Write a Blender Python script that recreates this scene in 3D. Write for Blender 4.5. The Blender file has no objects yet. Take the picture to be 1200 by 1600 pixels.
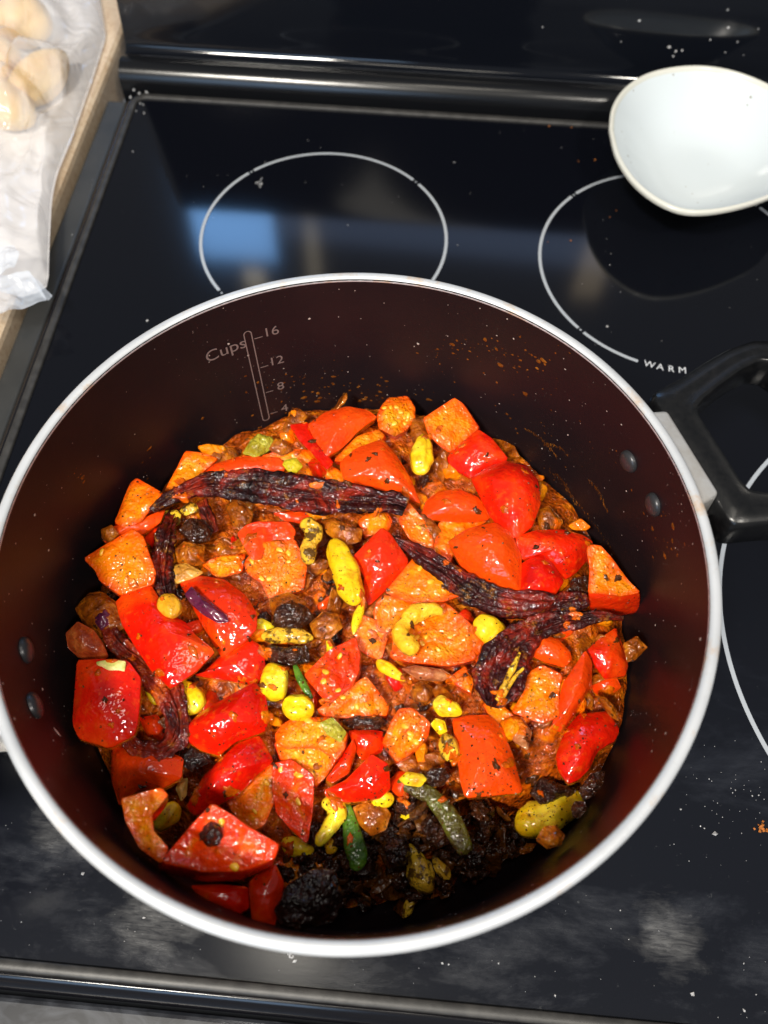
import bpy, bmesh, math, random
from mathutils import Vector, Matrix, Euler, noise
from mathutils.bvhtree import BVHTree
random.seed(11)
SC = bpy.context.scene
COL = SC.collection
R = math.radians

# ------------------------------------------------------------------ camera
CAM_POS = Vector((0.0875, -0.2956, 0.3599))
CAM_ROT = Euler((0.492, -0.009, 0.0845), 'XYZ')
FPX = 1253.7                      # focal length in pixels of the 1200x1600 photo
cd = bpy.data.cameras.new('camera')
cam = bpy.data.objects.new('camera', cd)
COL.objects.link(cam)
cam.location = CAM_POS
cam.rotation_euler = CAM_ROT
cd.sensor_fit = 'VERTICAL'
cd.sensor_height = 36
cd.sensor_width = 27
cd.lens = 36 * FPX / 1600
cd.clip_start = 0.01
cd.clip_end = 100
cd.dof.use_dof = True
cd.dof.focus_distance = 0.335
cd.dof.aperture_fstop = 9
SC.camera = cam

# ------------------------------------------------------------------ light
SC.view_settings.view_transform = 'Standard'
SC.view_settings.look = 'None'
SC.view_settings.exposure = 0
SC.view_settings.gamma = 1
w = bpy.data.worlds.new('World')
SC.world = w
w.use_nodes = True
w.node_tree.nodes['Background'].inputs[0].default_value = (0.92, 0.95, 1.0, 1)
w.node_tree.nodes['Background'].inputs[1].default_value = 0.16


def area(name, loc, target, sx, sy, power, col, shape='RECTANGLE'):
    d = bpy.data.lights.new(name, 'AREA')
    d.shape = shape
    d.size, d.size_y = sx, sy
    d.energy = power
    d.color = col
    o = bpy.data.objects.new(name, d)
    COL.objects.link(o)
    o.location = loc
    o.rotation_euler = (Vector(target) - Vector(loc)).to_track_quat('-Z', 'Y').to_euler()
    return o


area('ceiling_lamp', (-0.42, -1.00, 1.6), (0.07, -0.15, 0), 0.36, 0.12, 42, (1, 0.94, 0.84))
area('ceiling_lamp', (0.72, -0.97, 1.6), (0.07, -0.15, 0), 0.30, 0.12, 15, (1, 0.94, 0.84))
area('overhead_lamp', (0.05, -0.17, 1.35), (0.06, -0.18, 0.03), 0.46, 0.13, 2.0, (1, 0.93, 0.80))  # unseen area light added for sparkle and soft fill on the food
# unseen blue light added behind the cook for streaks and tints, and the blue window and warm lamps mirrored in the rear of the glass
area('window_light', (-0.55, -2.3, 1.25), (0.0, 0, 0.1), 1.0, 0.7, 9, (0.45, 0.68, 1.0))
area('window_light', (-0.33, 1.0, 0.80), (-0.30, 0, 0.78), 0.17, 0.27, 1.5, (0.22, 0.50, 1.0))
area('window_light', (0.14, 1.02, 0.82), (0.10, 0, 0.80), 0.80, 0.16, 0.42, (0.40, 0.58, 1.0))
area('cabinet_lamp', (-0.165, 1.0, 0.93), (-0.165, 0, 0.93), 0.03, 0.22, 0.04, (1, 0.85, 0.6))
area('cabinet_lamp', (-0.30, 0.99, 0.985), (-0.30, 0, 0.985), 0.045, 0.06, 0.04, (1, 0.85, 0.6))
area('cabinet_lamp', (0.436, 1.0, 0.90), (0.436, 0, 0.90), 0.06, 0.16, 0.05, (1, 0.78, 0.5))

# ------------------------------------------------------------------ pixel -> place
CM = CAM_ROT.to_matrix()
CMI = CM.transposed()


def un(px, py, z):
    d = CM @ Vector(((px - 600) / FPX, -(py - 800) / FPX, -1))
    t = (z - CAM_POS.z) / d.z
    return CAM_POS + d * t


def pj(v):
    q = CMI @ (Vector(v) - CAM_POS)
    return 600 - FPX * q.x / q.z, 800 + FPX * q.y / q.z


# ------------------------------------------------------------------ helpers
def mesh_obj(name, verts, faces, mat=None, parent=None, loc=None, smooth=True):
    m = bpy.data.meshes.new(name)
    if loc is None:
        loc = Vector((0, 0, 0))
    m.from_pydata([tuple(Vector(v) - loc) for v in verts], [], faces)
    m.update()
    if smooth:
        m.shade_smooth()
    return link(name, m, mat, parent, loc)


def link(name, m, mat=None, parent=None, loc=None):
    o = bpy.data.objects.new(name, m)
    COL.objects.link(o)
    if mat is not None:
        for q in (mat if isinstance(mat, (list, tuple)) else [mat]):
            m.materials.append(q)
    if loc is not None:
        o.location = loc
    if parent is not None:
        o.parent = parent
        if loc is not None:
            o.location = Vector(loc) - parent.location
    return o


def bm_obj(name, bm, mat=None, parent=None, smooth=True):
    m = bpy.data.meshes.new(name)
    bm.to_mesh(m)
    bm.free()
    if smooth:
        m.shade_smooth()
    return link(name, m, mat, parent)


def empty(name, loc, label, cat, group=None):
    o = bpy.data.objects.new(name, None)
    COL.objects.link(o)
    o.location = loc
    o.empty_display_size = 0.01
    return tag(o, label, cat, group)


def tag(o, label, cat=None, group=None, kind=None):
    if label: o['label'] = label
    if cat: o['category'] = cat
    if group: o['group'] = group
    if kind: o['kind'] = kind
    return o


def poly(s):
    return [tuple(float(c) for c in p.split(',')) for p in s.split()]


def resample(pts, n, closed=True):
    P = [Vector(p) for p in pts]
    if closed: P = P + [P[0]]
    L = [0]
    for a, b in zip(P, P[1:]): L.append(L[-1] + (b - a).length)
    out, k = [], 0
    for i in range(n):
        t = L[-1] * i / (n if closed else n - 1)
        while k < len(P) - 2 and L[k + 1] < t: k += 1
        f = (t - L[k]) / max(L[k + 1] - L[k], 1e-9)
        out.append(P[k].lerp(P[k + 1], min(1, f)))
    return out


def chaikin(P, r=0.18):
    out = []
    for i in range(len(P)):
        a, b = Vector(P[i]), Vector(P[(i + 1) % len(P)])
        out += [a.lerp(b, r), a.lerp(b, 1 - r)]
    return out


def spline(P, n):
    """Catmull-Rom through P (tuples of any length), n samples"""
    P = [Vector(p) for p in P]
    out = []
    N = len(P) - 1
    for i in range(n):
        t = N * i / (n - 1)
        k = min(int(t), N - 1)
        f = t - k
        p0, p1, p2, p3 = P[max(k - 1, 0)], P[k], P[k + 1], P[min(k + 2, N)]
        out.append(0.5 * ((2 * p1) + (p2 - p0) * f + (2 * p0 - 5 * p1 + 4 * p2 - p3) * f * f + (3 * p1 - p0 - 3 * p2 + p3) * f ** 3))
    return out


def nz(v, s, seed=0):
    return noise.noise(Vector(v) * s + Vector((seed * 7.3, seed * 3.1, seed * 1.7)))


# ------------------------------------------------------------------ materials
class NT:
    def __init__(s, name):
        s.m = bpy.data.materials.new(name)
        s.m.use_nodes = True
        s.t = s.m.node_tree
        s.p = s.t.nodes['Principled BSDF']
        s.out = s.t.nodes['Material Output']
        g = s.t.nodes.new('ShaderNodeNewGeometry')
        s.pos = g.outputs['Position']

    def n(s, typ, **kw):
        nd = s.t.nodes.new(typ)
        for k, v in kw.items():
            if k.startswith('_'): setattr(nd, k[1:], v)
        return nd

    def put(s, a, b):
        if hasattr(a, 'is_output'): s.t.links.new(a, b)
        else:
            b.default_value = tuple(a) + (1,) if isinstance(a, (tuple, list)) and len(a) == 3 and b.type == 'RGBA' else a

    def noise(s, scale, detail=3, rough=0.55, dist=0, vec=None):
        nd = s.n('ShaderNodeTexNoise')
        s.put(vec or s.pos, nd.inputs['Vector'])
        nd.inputs['Scale'].default_value = scale
        nd.inputs['Detail'].default_value = detail
        nd.inputs['Roughness'].default_value = rough
        nd.inputs['Distortion'].default_value = dist
        return nd.outputs['Fac']

    def vor(s, scale, feature='F1', vec=None, rnd=1):
        nd = s.n('ShaderNodeTexVoronoi')
        nd.feature = feature
        s.put(vec or s.pos, nd.inputs['Vector'])
        nd.inputs['Scale'].default_value = scale
        nd.inputs['Randomness'].default_value = rnd
        return nd.outputs['Distance']

    def ramp(s, fac, *stops):
        nd = s.n('ShaderNodeValToRGB')
        s.put(fac, nd.inputs[0])
        e = nd.color_ramp.elements
        while len(e) < len(stops): e.new(0.5)
        for q, (p, c) in zip(e, stops):
            q.position = p
            c = (c, c, c) if isinstance(c, (int, float)) else c
            q.color = tuple(c) + (1,)
        return nd.outputs[0]

    def mix(s, fac, a, b, mode='MIX'):
        nd = s.n('ShaderNodeMix')
        nd.data_type = 'RGBA'
        nd.blend_type = mode
        s.put(fac, nd.inputs[0])
        s.put(a, nd.inputs[6])
        s.put(b, nd.inputs[7])
        return nd.outputs[2]

    def math(s, op, a, b=0.0):
        nd = s.n('ShaderNodeMath')
        nd.operation = op
        s.put(a, nd.inputs[0])
        s.put(b, nd.inputs[1])
        return nd.outputs[0]

    def scaled(s, v):
        nd = s.n('ShaderNodeVectorMath')
        nd.operation = 'MULTIPLY'
        s.put(s.pos, nd.inputs[0])
        nd.inputs[1].default_value = v
        return nd.outputs[0]

    def xyz(s):
        nd = s.n('ShaderNodeSeparateXYZ')
        s.put(s.pos, nd.inputs[0])
        return nd.outputs

    def rnd(s):
        return s.n('ShaderNodeObjectInfo').outputs['Random']

    def bump(s, h, strength, dist):
        nd = s.n('ShaderNodeBump')
        s.put(h, nd.inputs['Height'])
        nd.inputs['Strength'].default_value = strength
        nd.inputs['Distance'].default_value = dist
        s.t.links.new(nd.outputs[0], s.p.inputs['Normal'])
        s.t.links.new(nd.outputs[0], s.p.inputs['Coat Normal'])
        return nd.outputs[0]

    def set(s, **kw):
        names = dict(base='Base Color', rough='Roughness', metal='Metallic', coat='Coat Weight', coatr='Coat Roughness', ior='IOR',
                     sss='Subsurface Weight', sssr='Subsurface Radius', ssss='Subsurface Scale', spec='Specular IOR Level', alpha='Alpha', trans='Transmission Weight')
        for k, v in kw.items(): s.put(v, s.p.inputs[names[k]])
        return s.m


def specks(t, col, speck, scale, lo, hi):
    """fine dark spice specks sitting in the surface colour"""
    d = t.math('ADD', t.vor(scale * 1.5), t.math('MULTIPLY', t.noise(scale * 2.5, 2), 0.35))
    n = t.noise(75, 3, 0.6)
    th = t.ramp(n, (0.58, lo), (0.85, hi + 0.10))
    return t.mix(t.math('MULTIPLY', t.math('LESS_THAN', d, th), 0.8), col, speck)


def mat_skin():
    t = NT('tomato_skin')
    c = t.ramp(t.noise(48, 3), (0.32, (0.50, 0.004, 0.0015)), (0.52, (0.74, 0.012, 0.002)), (0.74, (0.84, 0.075, 0.003)))
    c = t.mix(t.ramp(t.rnd(), (0.35, 0.0), (1.0, 0.75)), c, (0.86, 0.085, 0.003))
    c = t.mix(t.ramp(t.noise(300, 4, 0.6, 0.4), (0.56, 0.0), (0.8, 0.28)), c, (0.95, 0.26, 0.01))
    c = t.mix(t.math('MULTIPLY', t.ramp(t.noise(95, 6, 0.7, 0.8), (0.60, 0.0), (0.74, 1.0)), 0.55), c, (0.22, 0.030, 0.002))
    c = specks(t, c, (0.10, 0.014, 0.002), 520, 0.0, 0.26)
    b = t.mix(0.35, t.noise(420, 1), t.noise(140, 1))
    t.bump(b, 0.5, 0.0014)
    return t.set(base=c, rough=t.ramp(t.noise(140, 3), (0.35, 0.20), (0.7, 0.40)), spec=0.06, coat=1.0, coatr=0.045, sss=0.1, sssr=(1, 0.2, 0.1), ssss=0.003)


def mat_flesh(name, a, b, c3, bs=0.6, edge=(0.78, 0.035, 0.002)):
    t = NT(name)
    c = t.ramp(t.noise(85, 5, 0.6, dist=0.9), (0.30, a), (0.5, b), (0.68, c3))
    c = t.mix(t.ramp(t.rnd(), (0.0, 0.0), (1, 0.55)), c, b)
    at = t.n('ShaderNodeAttribute')
    at.attribute_name = 'rind'
    rim = t.math('ADD', at.outputs['Fac'], t.math('MULTIPLY', t.math('SUBTRACT', t.noise(140, 3), 0.5), 0.5))
    c = t.mix(t.ramp(rim, (0.62, 0.0), (1.0, 0.75)), c, edge)
    c = t.mix(t.math('MULTIPLY', t.ramp(t.noise(85, 6, 0.7, 0.8), (0.54, 0.0), (0.72, 1.0)), 0.65), c, (0.34, 0.050, 0.002))
    c = specks(t, c, (0.12, 0.02, 0.002), 430, 0.0, 0.26)
    h = t.mix(0.45, t.noise(200, 1, 0.5, 0.4), t.noise(520, 1, 0.5))
    t.bump(h, bs, 0.0038)
    return t.set(base=c, rough=t.ramp(t.noise(300, 2), (0.4, 0.22), (0.65, 0.40)), spec=0.05, coat=1.0, coatr=0.05, sss=0.2, sssr=(1, 0.35, 0.1), ssss=0.004)


def mat_simple(name, col, rough=0.4, metal=0, coat=0, bumps=None, var=None, varscale=60, **kw):
    t = NT(name)
    base = col
    if var: base = t.ramp(t.noise(varscale, 4), (0.35, col), (0.68, var))
    if bumps: t.bump(t.noise(bumps[0], 4), bumps[1], bumps[2])
    return t.set(base=base, rough=rough, metal=metal, coat=coat, **kw)


SKIN = mat_skin()
FLESH = mat_flesh('tomato_flesh', (0.82, 0.075, 0.001), (0.91, 0.20, 0.002), (0.96, 0.42, 0.006))
GEL = mat_flesh('tomato_gel', (0.80, 0.05, 0.001), (0.91, 0.21, 0.002), (0.97, 0.48, 0.008), 0.9)
RFLESH = mat_flesh('ripe_red_flesh', (0.60, 0.014, 0.001), (0.74, 0.045, 0.001), (0.90, 0.20, 0.003))
SEED = mat_simple('tomato_seed', (0.90, 0.34, 0.012), 0.25, coat=0.6, var=(0.93, 0.5, 0.03), varscale=200)


def mat_garlic():
    t = NT('garlic')
    c = t.ramp(t.noise(75, 4), (0.32, (0.86, 0.46, 0.004)), (0.52, (0.93, 0.66, 0.010)), (0.7, (0.96, 0.80, 0.06)))
    c = t.mix(t.ramp(t.rnd(), (0.3, 0.0), (1, 0.45)), c, (0.86, 0.40, 0.006))
    d = t.ramp(t.noise(110, 6, 0.7, 0.6), (0.50, 0.0), (0.68, 1.0))
    c = t.mix(t.math('MULTIPLY', d, 0.8), c, (0.52, 0.13, 0.004))
    e = t.ramp(t.noise(260, 6, 0.72), (0.62, 0.0), (0.68, 1.0))
    c = t.mix(t.math('MULTIPLY', e, 0.8), c, (0.10, 0.03, 0.004))
    t.bump(t.noise(190, 2, 0.5), 0.5, 0.002)
    return t.set(base=c, rough=0.4, spec=0.06, coat=1.0, coatr=0.06, sss=0.2, sssr=(1, 0.6, 0.15), ssss=0.003)


def mat_dirtygarlic():
    t = NT('spiced_garlic')
    c = t.ramp(t.noise(110, 4), (0.35, (0.60, 0.28, 0.015)), (0.6, (0.82, 0.50, 0.03)))
    d = t.ramp(t.noise(240, 5, 0.65), (0.50, 0.0), (0.56, 1.0))
    c = t.mix(t.math('MULTIPLY', d, 0.9), c, (0.06, 0.02, 0.006))
    t.bump(t.noise(330, 2), 0.8, 0.002)
    return t.set(base=c, rough=0.4, spec=0.08, coat=1.0, coatr=0.06)


def mat_chili(name='dried_chilli', a=(0.005, 0.0015, 0.002), b=(0.040, 0.0030, 0.0025), c3=(0.26, 0.014, 0.003), ochre=0.85):
    t = NT(name)
    c = t.ramp(t.noise(62, 6, 0.7, 0.8), (0.36, a), (0.50, b), (0.64, c3))
    d = t.ramp(t.noise(130, 7, 0.8), (0.56, 0.0), (0.66, 1.0))
    c = t.mix(t.math('MULTIPLY', d, ochre), c, (0.36, 0.13, 0.014))
    t.bump(t.mix(0.3, t.noise(170, 2, 0.5, 1.6), t.noise(560, 1)), 0.8, 0.0030)
    return t.set(base=c, rough=0.55, spec=0.15, coat=t.ramp(t.noise(110, 3), (0.4, 0.75), (0.66, 0.15)), coatr=0.07)


def mat_redchili():
    return mat_chili('red_dried_chilli', (0.03, 0.003, 0.002), (0.20, 0.012, 0.003), (0.48, 0.085, 0.005), 0.55)


def mat_masala(name, a, b, c3, bd=0.0015):
    t = NT(name)
    c = t.ramp(t.noise(170, 5, 0.6), (0.33, a), (0.52, b), (0.74, c3))
    h = t.mix(0.5, t.noise(200, 1, 0.5, 0.6), t.noise(480, 2, 0.5))
    t.bump(h, 0.9, bd * 2.8)
    return t.set(base=c, rough=t.ramp(t.noise(260, 3), (0.4, 0.25), (0.65, 0.5)), spec=0.08, coat=1.0, coatr=0.05, sss=0.15, sssr=(1, 0.4, 0.1), ssss=0.002)


CHILI = mat_chili()
RCHILI = mat_redchili()
GARLIC = mat_garlic()
DGARLIC = mat_dirtygarlic()
ONION = mat_masala('browned_onion', (0.11, 0.020, 0.002), (0.33, 0.075, 0.003), (0.62, 0.20, 0.008), 0.0008)
PONION = mat_masala('pink_onion', (0.34, 0.08, 0.03), (0.50, 0.17, 0.06), (0.62, 0.30, 0.14), 0.0006)
PURPLE = mat_simple('purple_onion_skin', (0.07, 0.008, 0.035), 0.18, coat=0.7, var=(0.14, 0.02, 0.05), varscale=140, bumps=(300, 0.3, 0.0006))
LUMP = mat_masala('dark_masala', (0.014, 0.005, 0.003), (0.040, 0.011, 0.004), (0.10, 0.028, 0.006), 0.0018)
GRAVY = mat_masala('oily_masala', (0.14, 0.020, 0.001), (0.46, 0.075, 0.002), (0.80, 0.22, 0.004), 0.0018)
CHAR = mat_masala('burnt_spice', (0.008, 0.003, 0.002), (0.02, 0.006, 0.004), (0.055, 0.014, 0.008), 0.0016)
GREEN = mat_masala('green_chilli', (0.03, 0.07, 0.008), (0.07, 0.17, 0.012), (0.16, 0.30, 0.025), 0.0005)
DGREEN = mat_masala('spiced_green_chilli', (0.045, 0.022, 0.005), (0.09, 0.075, 0.010), (0.15, 0.17, 0.015), 0.001)
YGREEN = mat_masala('pale_green_skin', (0.30, 0.22, 0.012), (0.42, 0.36, 0.03), (0.60, 0.55, 0.12), 0.0008)
CREAM = mat_simple('stem_scar', (0.80, 0.62, 0.22), 0.4, var=(0.36, 0.42, 0.06), varscale=300, bumps=(500, 0.5, 0.0006))


def mat_glass():
    t = NT('black_ceramic_glass')
    x, y, z = t.xyz()
    # greasy film on the front part of the glass, wiped in horizontal strokes
    zone = t.ramp(t.math('ADD', t.math('MULTIPLY', y, -4.0), 0.0), (0.46, 0.0), (0.92, 1.0))
    strokes = t.noise(1.0, 8, 0.70, 0.25, t.scaled((13, 30, 30)))
    film = t.math('MULTIPLY', zone, t.ramp(strokes, (0.50, 0.0), (0.76, 1.0)))
    fine = t.noise(1.0, 6, 0.75, 0.6, t.scaled((90, 620, 200)))
    film = t.math('MULTIPLY', film, t.ramp(fine, (0.30, 0.55), (0.70, 1.0)))
    film = t.math('ADD', film, t.math('MULTIPLY', zone, 0.20))
    base = t.mix(film, (0.0025, 0.003, 0.0055), (0.017, 0.020, 0.029))
    pale = t.ramp(t.noise(260, 4, 0.7), (0.66, 0.0), (0.74, 1.0))
    base = t.mix(t.math('MULTIPLY', t.math('MULTIPLY', pale, film), 0.35), base, (0.35, 0.36, 0.36))
    # wiped grease patches near the front edge, with lamp glints painted in paler
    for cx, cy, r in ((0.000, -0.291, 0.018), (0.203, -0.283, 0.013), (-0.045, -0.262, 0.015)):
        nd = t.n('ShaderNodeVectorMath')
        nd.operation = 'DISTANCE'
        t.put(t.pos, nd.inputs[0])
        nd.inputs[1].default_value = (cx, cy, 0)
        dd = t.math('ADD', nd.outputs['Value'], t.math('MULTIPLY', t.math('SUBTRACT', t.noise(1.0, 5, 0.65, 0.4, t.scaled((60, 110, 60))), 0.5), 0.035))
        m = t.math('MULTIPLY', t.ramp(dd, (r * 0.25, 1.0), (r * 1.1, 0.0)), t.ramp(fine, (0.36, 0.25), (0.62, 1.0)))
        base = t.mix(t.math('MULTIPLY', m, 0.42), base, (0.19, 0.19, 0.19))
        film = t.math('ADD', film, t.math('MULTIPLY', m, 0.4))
    t.bump(t.math('MULTIPLY', fine, film), 0.12, 0.0004)
    return t.set(base=base, rough=t.math('ADD', t.math('MULTIPLY', film, 0.32), 0.095), ior=1.5)


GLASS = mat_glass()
BLACK = mat_simple('black_enamel', (0.006, 0.006, 0.008), 0.16, bumps=(40, 0.05, 0.001))
BLACKG = mat_simple('black_gloss_panel', (0.004, 0.005, 0.008), 0.07)
STRIP = mat_simple('grey_metal_trim', (0.028, 0.027, 0.0265), 0.45, metal=0.1, var=(0.05, 0.048, 0.046), varscale=160, bumps=(500, 0.2, 0.0003))
FLANGE = mat_simple('dark_grey_flange', (0.028, 0.029, 0.029), 0.42, var=(0.045, 0.045, 0.043), varscale=30)
RINGM = mat_simple('grey_printed_line', (0.38, 0.41, 0.45), 0.4)


def mat_ledge():
    t = NT('smeared_front_ledge')
    f = t.ramp(t.noise(1.0, 6, 0.65, 1.2, t.scaled((60, 110, 60))), (0.42, 0.0), (0.75, 1.0))
    return t.set(base=t.mix(f, (0.016, 0.017, 0.021), (0.07, 0.075, 0.088)), rough=0.3)


def mat_counter():
    t = NT('beige_speckled_laminate')
    c = t.ramp(t.noise(330, 5, 0.7), (0.30, (0.55, 0.38, 0.24)), (0.5, (0.74, 0.58, 0.41)), (0.7, (0.82, 0.68, 0.51)))
    c = t.mix(t.ramp(t.noise(28, 3), (0.4, 0.0), (0.7, 0.4)), c, (0.52, 0.34, 0.19))
    return t.set(base=c, rough=0.4)


def mat_coating():
    t = NT('dark_nonstick_coating')
    c = t.ramp(t.noise(22, 3), (0.35, (0.009, 0.0065, 0.0085)), (0.7, (0.015, 0.0085, 0.010)))
    d = t.math('LESS_THAN', t.vor(340), t.ramp(t.noise(18, 2), (0.45, 0.02), (0.7, 0.10)))
    c = t.mix(d, c, (0.20, 0.15, 0.13))
    t.bump(t.noise(900, 2), 0.15, 0.0003)
    return t.set(base=c, rough=0.44, spec=0.2)


def mat_rim():
    t = NT('bare_aluminium_rim')
    c = t.ramp(t.noise(30, 3), (0.3, (0.50, 0.52, 0.55)), (0.7, (0.64, 0.66, 0.69)))
    x, y, z = t.xyz()
    st = t.ramp(t.noise(62, 5, 0.65), (0.57, 0.0), (0.70, 1.0))
    c = t.mix(t.math('MULTIPLY', st, 0.6), c, (0.55, 0.30, 0.08))
    sc = t.ramp(t.noise(1.0, 4, 0.7, 0, t.scaled((500, 500, 2500))), (0.60, 0.0), (0.72, 1.0))
    c = t.mix(t.math('MULTIPLY', sc, 0.35), c, (0.35, 0.34, 0.33))
    return t.set(base=c, rough=0.38, metal=0.25)


COAT = mat_coating()
RIM = mat_rim()
POTOUT = mat_simple('maroon_enamel', (0.06, 0.012, 0.016), 0.25)
ALU = mat_simple('cast_aluminium', (0.66, 0.66, 0.66), 0.32, metal=0.6, var=(0.56, 0.53, 0.49), varscale=120, bumps=(700, 0.3, 0.0004))
BAKE = mat_simple('black_bakelite', (0.004, 0.0043, 0.005), 0.27, bumps=(1800, 0.25, 0.0002), var=(0.008, 0.008, 0.0085), varscale=400)
RIVET = mat_simple('dark_rivet', (0.05, 0.05, 0.055), 0.34, metal=0.4)
PRINT = mat_simple('grey_scale_print', (0.20, 0.15, 0.14), 0.5)


def mat_bowl():
    t = NT('white_speckled_glaze')
    c = t.mix(t.math('LESS_THAN', t.vor(150), t.ramp(t.noise(30, 2), (0.45, 0.03), (0.7, 0.13))), (0.64, 0.70, 0.735), (0.26, 0.22, 0.16))
    return t.set(base=c, rough=0.22)


BOWL = mat_bowl()
BOWLRIM = mat_simple('cream_glaze', (0.68, 0.68, 0.62), 0.2)
POTATO = mat_simple('pale_potato', (0.90, 0.60, 0.14), 0.5, var=(0.72, 0.40, 0.06), varscale=38, bumps=(60, 0.5, 0.002), sss=0.1, sssr=(1, 0.6, 0.2), ssss=0.004)


def mat_plastic(name, fac, tint):
    t = NT(name)
    t.set(base=tint, rough=0.12)
    t.bump(t.noise(42, 2, 0.45, 1.4), 0.5, 0.006)
    tr = t.n('ShaderNodeBsdfTransparent')
    mx = t.n('ShaderNodeMixShader')
    mx.inputs[0].default_value = fac
    t.t.links.new(tr.outputs[0], mx.inputs[1])
    t.t.links.new(t.p.outputs[0], mx.inputs[2])
    t.t.links.new(mx.outputs[0], t.out.inputs['Surface'])
    return t.m


FILM = mat_plastic('clear_plastic_film', 0.38, (0.93, 0.92, 0.94))
FILM2 = mat_plastic('doubled_plastic_film', 0.48, (0.72, 0.78, 0.88))
PAPER = mat_simple('white_paper', (0.78, 0.72, 0.66), 0.6)

# ------------------------------------------------------------------ the stove
XL, XR, YB, YF = -0.1242, 0.64, 0.2086, -0.3131


def box(name, x0, x1, y0, y1, z0, z1, mat, parent=None, bevel=0.001):
    bm = bmesh.new()
    bmesh.ops.create_cube(bm, size=1)
    for v in bm.verts:
        v.co = Vector(((x0 + x1) / 2 + v.co.x * (x1 - x0), (y0 + y1) / 2 + v.co.y * (y1 - y0), (z0 + z1) / 2 + v.co.z * (z1 - z0)))
    if bevel:
        bmesh.ops.bevel(bm, geom=bm.edges[:] + bm.verts[:], offset=bevel, segments=3, profile=0.5, affect='EDGES')
    return bm_obj(name, bm, mat, parent, smooth=False)


stove = empty('electric_stove', (0, 0, 0), 'black glass-top electric stove with grey printed burner rings under the pot', 'stove')
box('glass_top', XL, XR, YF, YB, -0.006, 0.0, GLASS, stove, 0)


def sweep_frame(name, prof, mat, rc=0.007):
    """profile (outward offset, z) swept round the rounded rectangle of the glass"""
    path = []
    for cx, cy, a0 in ((XR - rc, YB - rc, 0), (XL + rc, YB - rc, 90), (XL + rc, YF + rc, 180), (XR - rc, YF + rc, 270)):
        for k in range(9):
            a = R(a0 + k * 90 / 8)
            path.append((cx, cy, math.cos(a), math.sin(a)))
    V, F = [], []
    n = len(prof)
    for cx, cy, ca, sa in path:
        for o, z in prof: V.append((cx + (rc + o) * ca, cy + (rc + o) * sa, z))
    m = len(path)
    for i in range(m):
        j = (i + 1) % m
        for k in range(n - 1): F.append((i * n + k, j * n + k, j * n + k + 1, i * n + k + 1))
    return mesh_obj(name, V, F, mat, stove)


sweep_frame('trim_strip', [(0.0001, -0.004), (0.0001, 0.0010), (0.0006, 0.0016), (0.0040, 0.0016), (0.0046, 0.0010), (0.0046, -0.001)], STRIP)
sweep_frame('frame', [(0.0047, -0.004), (0.0047, 0.0007), (0.006, 0.0004), (0.0078, -0.0008), (0.0098, -0.0032), (0.0112, -0.0062), (0.0116, -0.012), (0.0116, -0.05)], BLACK)
box('side_flange', -0.1505, XL - 0.0118, -0.45, 0.215, -0.03, -0.007, FLANGE, stove, 0.002)
# front ledge
box('front_ledge', -0.16, XR + 0.02, -0.46, YF - 0.0125, -0.03, -0.006, mat_ledge(), stove, 0.0025)


def ring_part(cx, cy, rad, wid, gaps, name='burner_ring'):
    """flat printed ring, broken at the given angles (deg, half width deg)"""
    V, F = [], []
    n = 360
    on = []
    for i in range(n):
        a = 360 * i / n
        on.append(not any(abs((a - g + 180) % 360 - 180) < h for g, h in gaps))
        for r in (rad - wid / 2, rad + wid / 2): V.append((cx + r * math.cos(R(a)), cy + r * math.sin(R(a)), 0.0003))
    for i in range(n):
        j = (i + 1) % n
        if on[i] and on[j]: F.append((i * 2, i * 2 + 1, j * 2 + 1, j * 2))
    # the small dots in the gaps
    for g, h in gaps:
        if h < 3:
            c = len(V)
            for q in range(8): V.append((cx + rad * math.cos(R(g)) + wid * 0.36 * math.cos(R(q * 45)), cy + rad * math.sin(R(g)) + wid * 0.36 * math.sin(R(q * 45)), 0.0003))
            F.append(tuple(range(c, c + 8)))
    return mesh_obj(name, V, F, RINGM, stove, smooth=False)


G4 = [(45, 1.2), (135.5, 1.2), (224, 1.2), (315, 1.2)]
ring_part(0.0207, 0.0882, 0.0762, 0.0019, G4)
ring_part(0.2364, 0.0835, 0.0816, 0.0019, [(45, 1.2), (136.5, 1.2), (224.3, 1.2), (315, 1.2), (271, 20)])
ring_part(0.3794, -0.1472, 0.1400, 0.0021, G4)
ring_part(0.0691, -0.1765, 0.090, 0.0019, G4)


def text_mesh(body, size):
    c = bpy.data.curves.new('t', 'FONT')
    c.body = body
    c.size = size
    c.align_x = 'CENTER'
    c.align_y = 'CENTER'
    o = bpy.data.objects.new('t', c)
    COL.objects.link(o)
    dg = bpy.context.evaluated_depsgraph_get()
    m = bpy.data.meshes.new_from_object(o.evaluated_get(dg))
    bpy.data.objects.remove(o)
    bm = bmesh.new()
    bm.from_mesh(m)
    bpy.data.meshes.remove(m)
    return bm


bw = bmesh.new()
for ch, a in zip('WARM', (-104.4, -100.1, -95.8, -91.4)):
    b = text_mesh(ch, 0.0062)
    M = Matrix.Translation((0.2364 + 0.0816 * math.cos(R(a)), 0.0835 + 0.0816 * math.sin(R(a)), 0.0004)) @ Matrix.Rotation(R(a + 90), 4, 'Z')
    b.transform(M)
    tmp = bpy.data.meshes.new('tmp')
    b.to_mesh(tmp); b.free()
    bw.from_mesh(tmp)
    bpy.data.meshes.remove(tmp)
bm_obj('zone_lettering', bw, mat_simple('white_print', (0.62, 0.64, 0.68), 0.4), stove, smooth=False)

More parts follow.
